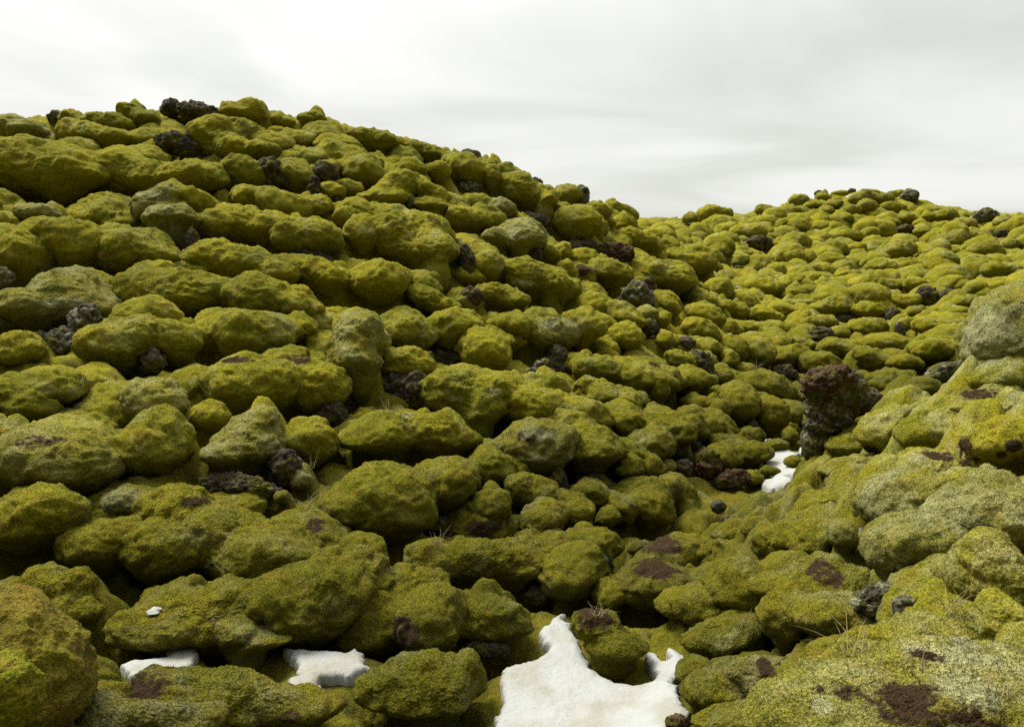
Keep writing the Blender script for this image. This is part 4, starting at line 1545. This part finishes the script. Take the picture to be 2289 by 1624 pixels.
for _, _, _, rank, k, r, mk in cand:
    if r['label']:
        continue
    size = 'small' if r['hw'] * r['hh'] < 0.5 * med else ('large' if r['hw'] * r['hh'] > 2.2 * med else '')
    shape = 'long' if r['wide'] > 2.1 else ('upright' if r['hh'] > 1.25 * r['hw'] else 'rounded')
    tone = {'h': 'pale moss boulder', 'm': 'green moss boulder', 'e': 'heath mound', 'r': 'dark lava rock', 'l': 'lichen rock', 'b': 'brown lava rock'}[r['kind']]
    rk = ('just', 'second', 'third')[rank]
    lab = ' '.join(('%s %s %s %s %s %s' % (size, shape, tone, rk if rank == 0 else rk + ' one', DIRS[k], mk['short'])).split())
    if len(lab.split()) > 16:
        lab = lab.replace(shape + ' ', '', 1)
    if lab in used or len(lab.split()) > 16:
        continue
    used.add(lab)
    r['label'] = lab
left = [r for r in TOPS if not r['label']]
left.sort(key=lambda r: r['c'][0])
for r in left:
    mk = min(marks, key=lambda m: math.hypot(m['c'][0] - r['c'][0], m['c'][1] - r['c'][1]))
    dx, dy = r['c'][0] - mk['c'][0], mk['c'][1] - r['c'][1]
    k = int(round(math.degrees(math.atan2(dy, dx)) / 45.0)) % 8
    lab = 'moss boulder a little way %s %s' % (DIRS[k], mk['short'])
    while lab in used:
        lab = lab.replace('boulder ', 'lump ', 1) if 'lump' not in lab else lab.replace('moss', 'low moss', 1)
    used.add(lab)
    r['label'] = lab

# ------------------------------------------------------------------ link the boulders and rocks, each with its bare parts
NAMES = {'m': 'mossy_boulder', 'h': 'mossy_boulder', 'e': 'heath_mound', 'r': 'lava_rock', 'l': 'lava_rock', 'b': 'lava_rock'}
CATS = {'m': 'boulder', 'h': 'boulder', 'e': 'mound', 'r': 'rock', 'l': 'rock', 'b': 'rock'}
def pale_side(p):
    # the moss is greyer and drier on the right bank near the camera
    return (0.22 * sstep(0.9, 2.6, p[:, 0] - 0.12 * (p[:, 1] - 5)) * sstep(8.4, 6.6, p[:, 1] - 0.2 * p[:, 0])).astype(np.float32)


last = lasto = None
for i, row in enumerate(ROWS):
    P = row['P']
    base = row['cen'].copy()
    base[2] = P[:, 2].min()
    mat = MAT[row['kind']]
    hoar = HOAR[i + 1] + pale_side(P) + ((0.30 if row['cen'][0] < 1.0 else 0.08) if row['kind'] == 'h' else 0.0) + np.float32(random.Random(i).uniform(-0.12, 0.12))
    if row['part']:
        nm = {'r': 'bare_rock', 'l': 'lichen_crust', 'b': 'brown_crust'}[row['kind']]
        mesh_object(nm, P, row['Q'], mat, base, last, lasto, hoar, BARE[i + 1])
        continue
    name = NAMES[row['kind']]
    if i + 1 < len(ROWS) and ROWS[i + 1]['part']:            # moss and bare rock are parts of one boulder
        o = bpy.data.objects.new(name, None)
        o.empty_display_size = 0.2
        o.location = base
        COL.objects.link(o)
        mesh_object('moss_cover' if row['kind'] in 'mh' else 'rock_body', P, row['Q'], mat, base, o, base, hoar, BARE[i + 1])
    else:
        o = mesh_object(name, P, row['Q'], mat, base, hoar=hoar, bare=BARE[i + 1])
    o['label'] = row['label']
    o['category'] = CATS[row['kind']]
    if row['kind'] in 'mh':
        o['group'] = 'moss-covered boulders of the lava field'
    elif row['kind'] in 'rlb':
        o['group'] = 'bare lava rocks among the moss'
    last, lasto = o, base

g_hoar = 0.10 * noise(G, 0.5, 33).astype(np.float32) + HOAR[0] + pale_side(G)
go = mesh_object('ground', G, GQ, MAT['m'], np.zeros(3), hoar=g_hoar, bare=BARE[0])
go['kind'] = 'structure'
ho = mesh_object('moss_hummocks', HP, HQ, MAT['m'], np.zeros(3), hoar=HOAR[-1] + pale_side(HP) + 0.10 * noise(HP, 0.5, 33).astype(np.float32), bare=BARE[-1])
ho['kind'] = 'stuff'
ho['label'] = 'low green moss hummocks filling the ground between the larger boulders'
ho['category'] = 'moss'

# ------------------------------------------------------------------ snow
for (poly, lab, th), q in zip(SNOW, SNOWXY):
    th = th * 0.65
    lo, hi = q.min(0) - 0.05, q.max(0) + 0.05
    step = max(0.005, min(0.010, (hi - lo).min() / 50))
    X, Y = np.meshgrid(np.arange(lo[0], hi[0], step), np.arange(lo[1], hi[1], step), indexing='ij')
    x, y = X.ravel(), Y.ravel()
    p3 = np.stack([x, y, np.zeros_like(x)], 1)
    sd = sdist(x, y, q) + 0.030 * fbm(p3, 6, 4, 0.6, 3)
    zs = ground_z(x, y)
    t = np.clip(-sd / (th * 1.3), 0, 1)
    # draw the ragged rim of the grid in to the outline
    SD = sd.reshape(X.shape)
    gX, gY = np.gradient(SD, step)
    gn = np.maximum(gX ** 2 + gY ** 2, 0.4)
    out = np.where((SD > 0) & (SD < step * 3), SD, 0)
    x, y = (X - out * gX / gn).ravel(), (Y - out * gY / gn).ravel()
    z = zs - 0.045 - 0.06 * (sd >= 0) + th * np.sqrt(1 - (1 - t) ** 2) + sstep(0, 0.5, -sd) * (0.020 * fbm(p3, 2.2, 3, 0.5, 6) + 0.007 * fbm(p3, 9, 3, 0.5, 7))
    ok = (sd < 0).reshape(X.shape)
    idx = np.arange(len(x)).reshape(X.shape)
    keep = ok[:-1, :-1] | ok[1:, :-1] | ok[1:, 1:] | ok[:-1, 1:]
    quads = np.stack([idx[:-1, :-1], idx[1:, :-1], idx[1:, 1:], idx[:-1, 1:]], -1)[keep]
    uq, iv = np.unique(quads, return_inverse=True)
    V3 = np.stack([x, y, z], 1)[uq]
    o = mesh_object('snow_patch', V3, iv.reshape(-1, 4), MAT['snow'], np.array([*V3[:, :2].mean(0), V3[:, 2].min()]))
    o['label'], o['category'], o['group'], o['kind'] = lab, 'snow patch', 'patches of old snow', 'thing'
# a fleck of snow on top of a mound, and two specks far up the flank
for (t, a, b, ru, rv, lab) in ((6, 1028, 848, 42, 16, 'small fleck of snow lying on top of the smooth mossy mound'),
                               (9, 855, 212, 12, 6, 'upper of the two white specks of snow on the ridge flank'),
                               (9, 808, 542, 9, 6, 'lower of the two white specks of snow on the ridge flank')):
    ox, oy, s = TILES[t]
    c = surface_point(ox + a * s, oy + b * s)
    d, quads = cube_sphere(10)
    dep = c @ FWV
    P = (d * np.array([ru * s * dep / F, ru * s * dep / F, rv * s * dep / F * 0.8]))
    P = P * (1 + 0.8 * fbm(P, 14, 3, 0.6, 2))[:, None] + c + np.array([0, 0, -0.25 * rv * s * dep / F])
    o = mesh_object('snow_patch', P, quads, MAT['snow'], c)
    o['label'], o['category'], o['group'], o['kind'] = lab, 'snow patch', 'patches of old snow', 'thing'

# ------------------------------------------------------------------ dry grass
GRASS = [(7, 640, 410, 'dry grass tuft at the mouth of the low black cave', 0.22), (7, 1265, 340, 'thin dry grass tuft on the long knobbly boulder', 0.2),
         (7, 990, 1230, 'drooping dry grass left of the large snow patch', 0.24), (5, 290, 700, 'dry grass tuft below the tall pale boulder', 0.25),
         (4, 530, 520, 'pale dry grass tuft under the rock shoulder at left', 0.3), (4, 2060, 1060, 'dry stalks above the little ball of moss', 0.2),
         (4, 2040, 1330, 'pale dry grass fanned out beside the pointed boulder rock', 0.26), (8, 390, 945, 'two dry stalks above the low hump near the snow', 0.2),
         (8, 1140, 1120, 'single long dry stalk behind the large near corner boulder', 0.22), (8, 1800, 850, 'long dry grass blades under the drooping pale lobe', 0.3),
         (8, 2080, 1400, 'straw-coloured grass tuft on the large near corner boulder', 0.12), (8, 1540, 1230, 'faint grass wisp at the top of the large near corner boulder', 0.12),
         (7, 1720, 880, 'dead flattened grass on the boulder wrapped by the snow', 0.14), (5, 1500, 1000, 'short dry grass beside the boulder with the curled rim', 0.2),
         (9, 985, 795, 'dry grass tuft below the drooping flank lumps', 0.3), (7, 1500, 600, 'dry stalks in the gap under the orange-rimmed boulder', 0.2)]
for gi, (t, a, b, lab, L) in enumerate(GRASS):
    ox, oy, s = TILES[t]
    c = surface_point(ox + a * s, oy + b * s)
    rn = random.Random(gi + 50)
    vs, qs = [], []
    for k in range(rn.randint(11, 20)):
        th = rn.uniform(0, 2 * math.pi)
        lean = rn.uniform(0.25, 1.0)
        ln = L * rn.uniform(0.5, 1.1)
        wd = 0.0020
        p = Vector(c) + Vector((rn.uniform(-1, 1) * 0.05, rn.uniform(-1, 1) * 0.03, -0.01))
        dv = Vector((math.cos(th) * lean, math.sin(th) * lean, 1.0)).normalized()
        side = Vector((-math.sin(th), math.cos(th), 0)) * wd
        side2 = Vector((0, 0, 1)).cross(dv).cross(dv).normalized() * wd
        n0 = len(vs)
        seg = 5
        for j in range(seg + 1):
            f = j / seg
            q = p + dv * (ln * f) + Vector((math.cos(th), math.sin(th), -1.1)) * (0.45 * ln * f * f * lean)
            w = 1 - 0.85 * f
            vs += [q + side * w, q + side2 * w, q - side * w]
        for j in range(seg):
            o0 = n0 + 3 * j
            for e in range(3):
                qs.append((o0 + e, o0 + (e + 1) % 3, o0 + 3 + (e + 1) % 3, o0 + 3 + e))
    o = mesh_object('grass_tuft', np.array([tuple(v) for v in vs]), np.array(qs), MAT['grass'], np.array(c))
    o['label'], o['category'], o['group'], o['kind'] = lab, 'grass tuft', 'tufts of dry grass', 'thing'
print('done', round(time.time() - T0, 1))
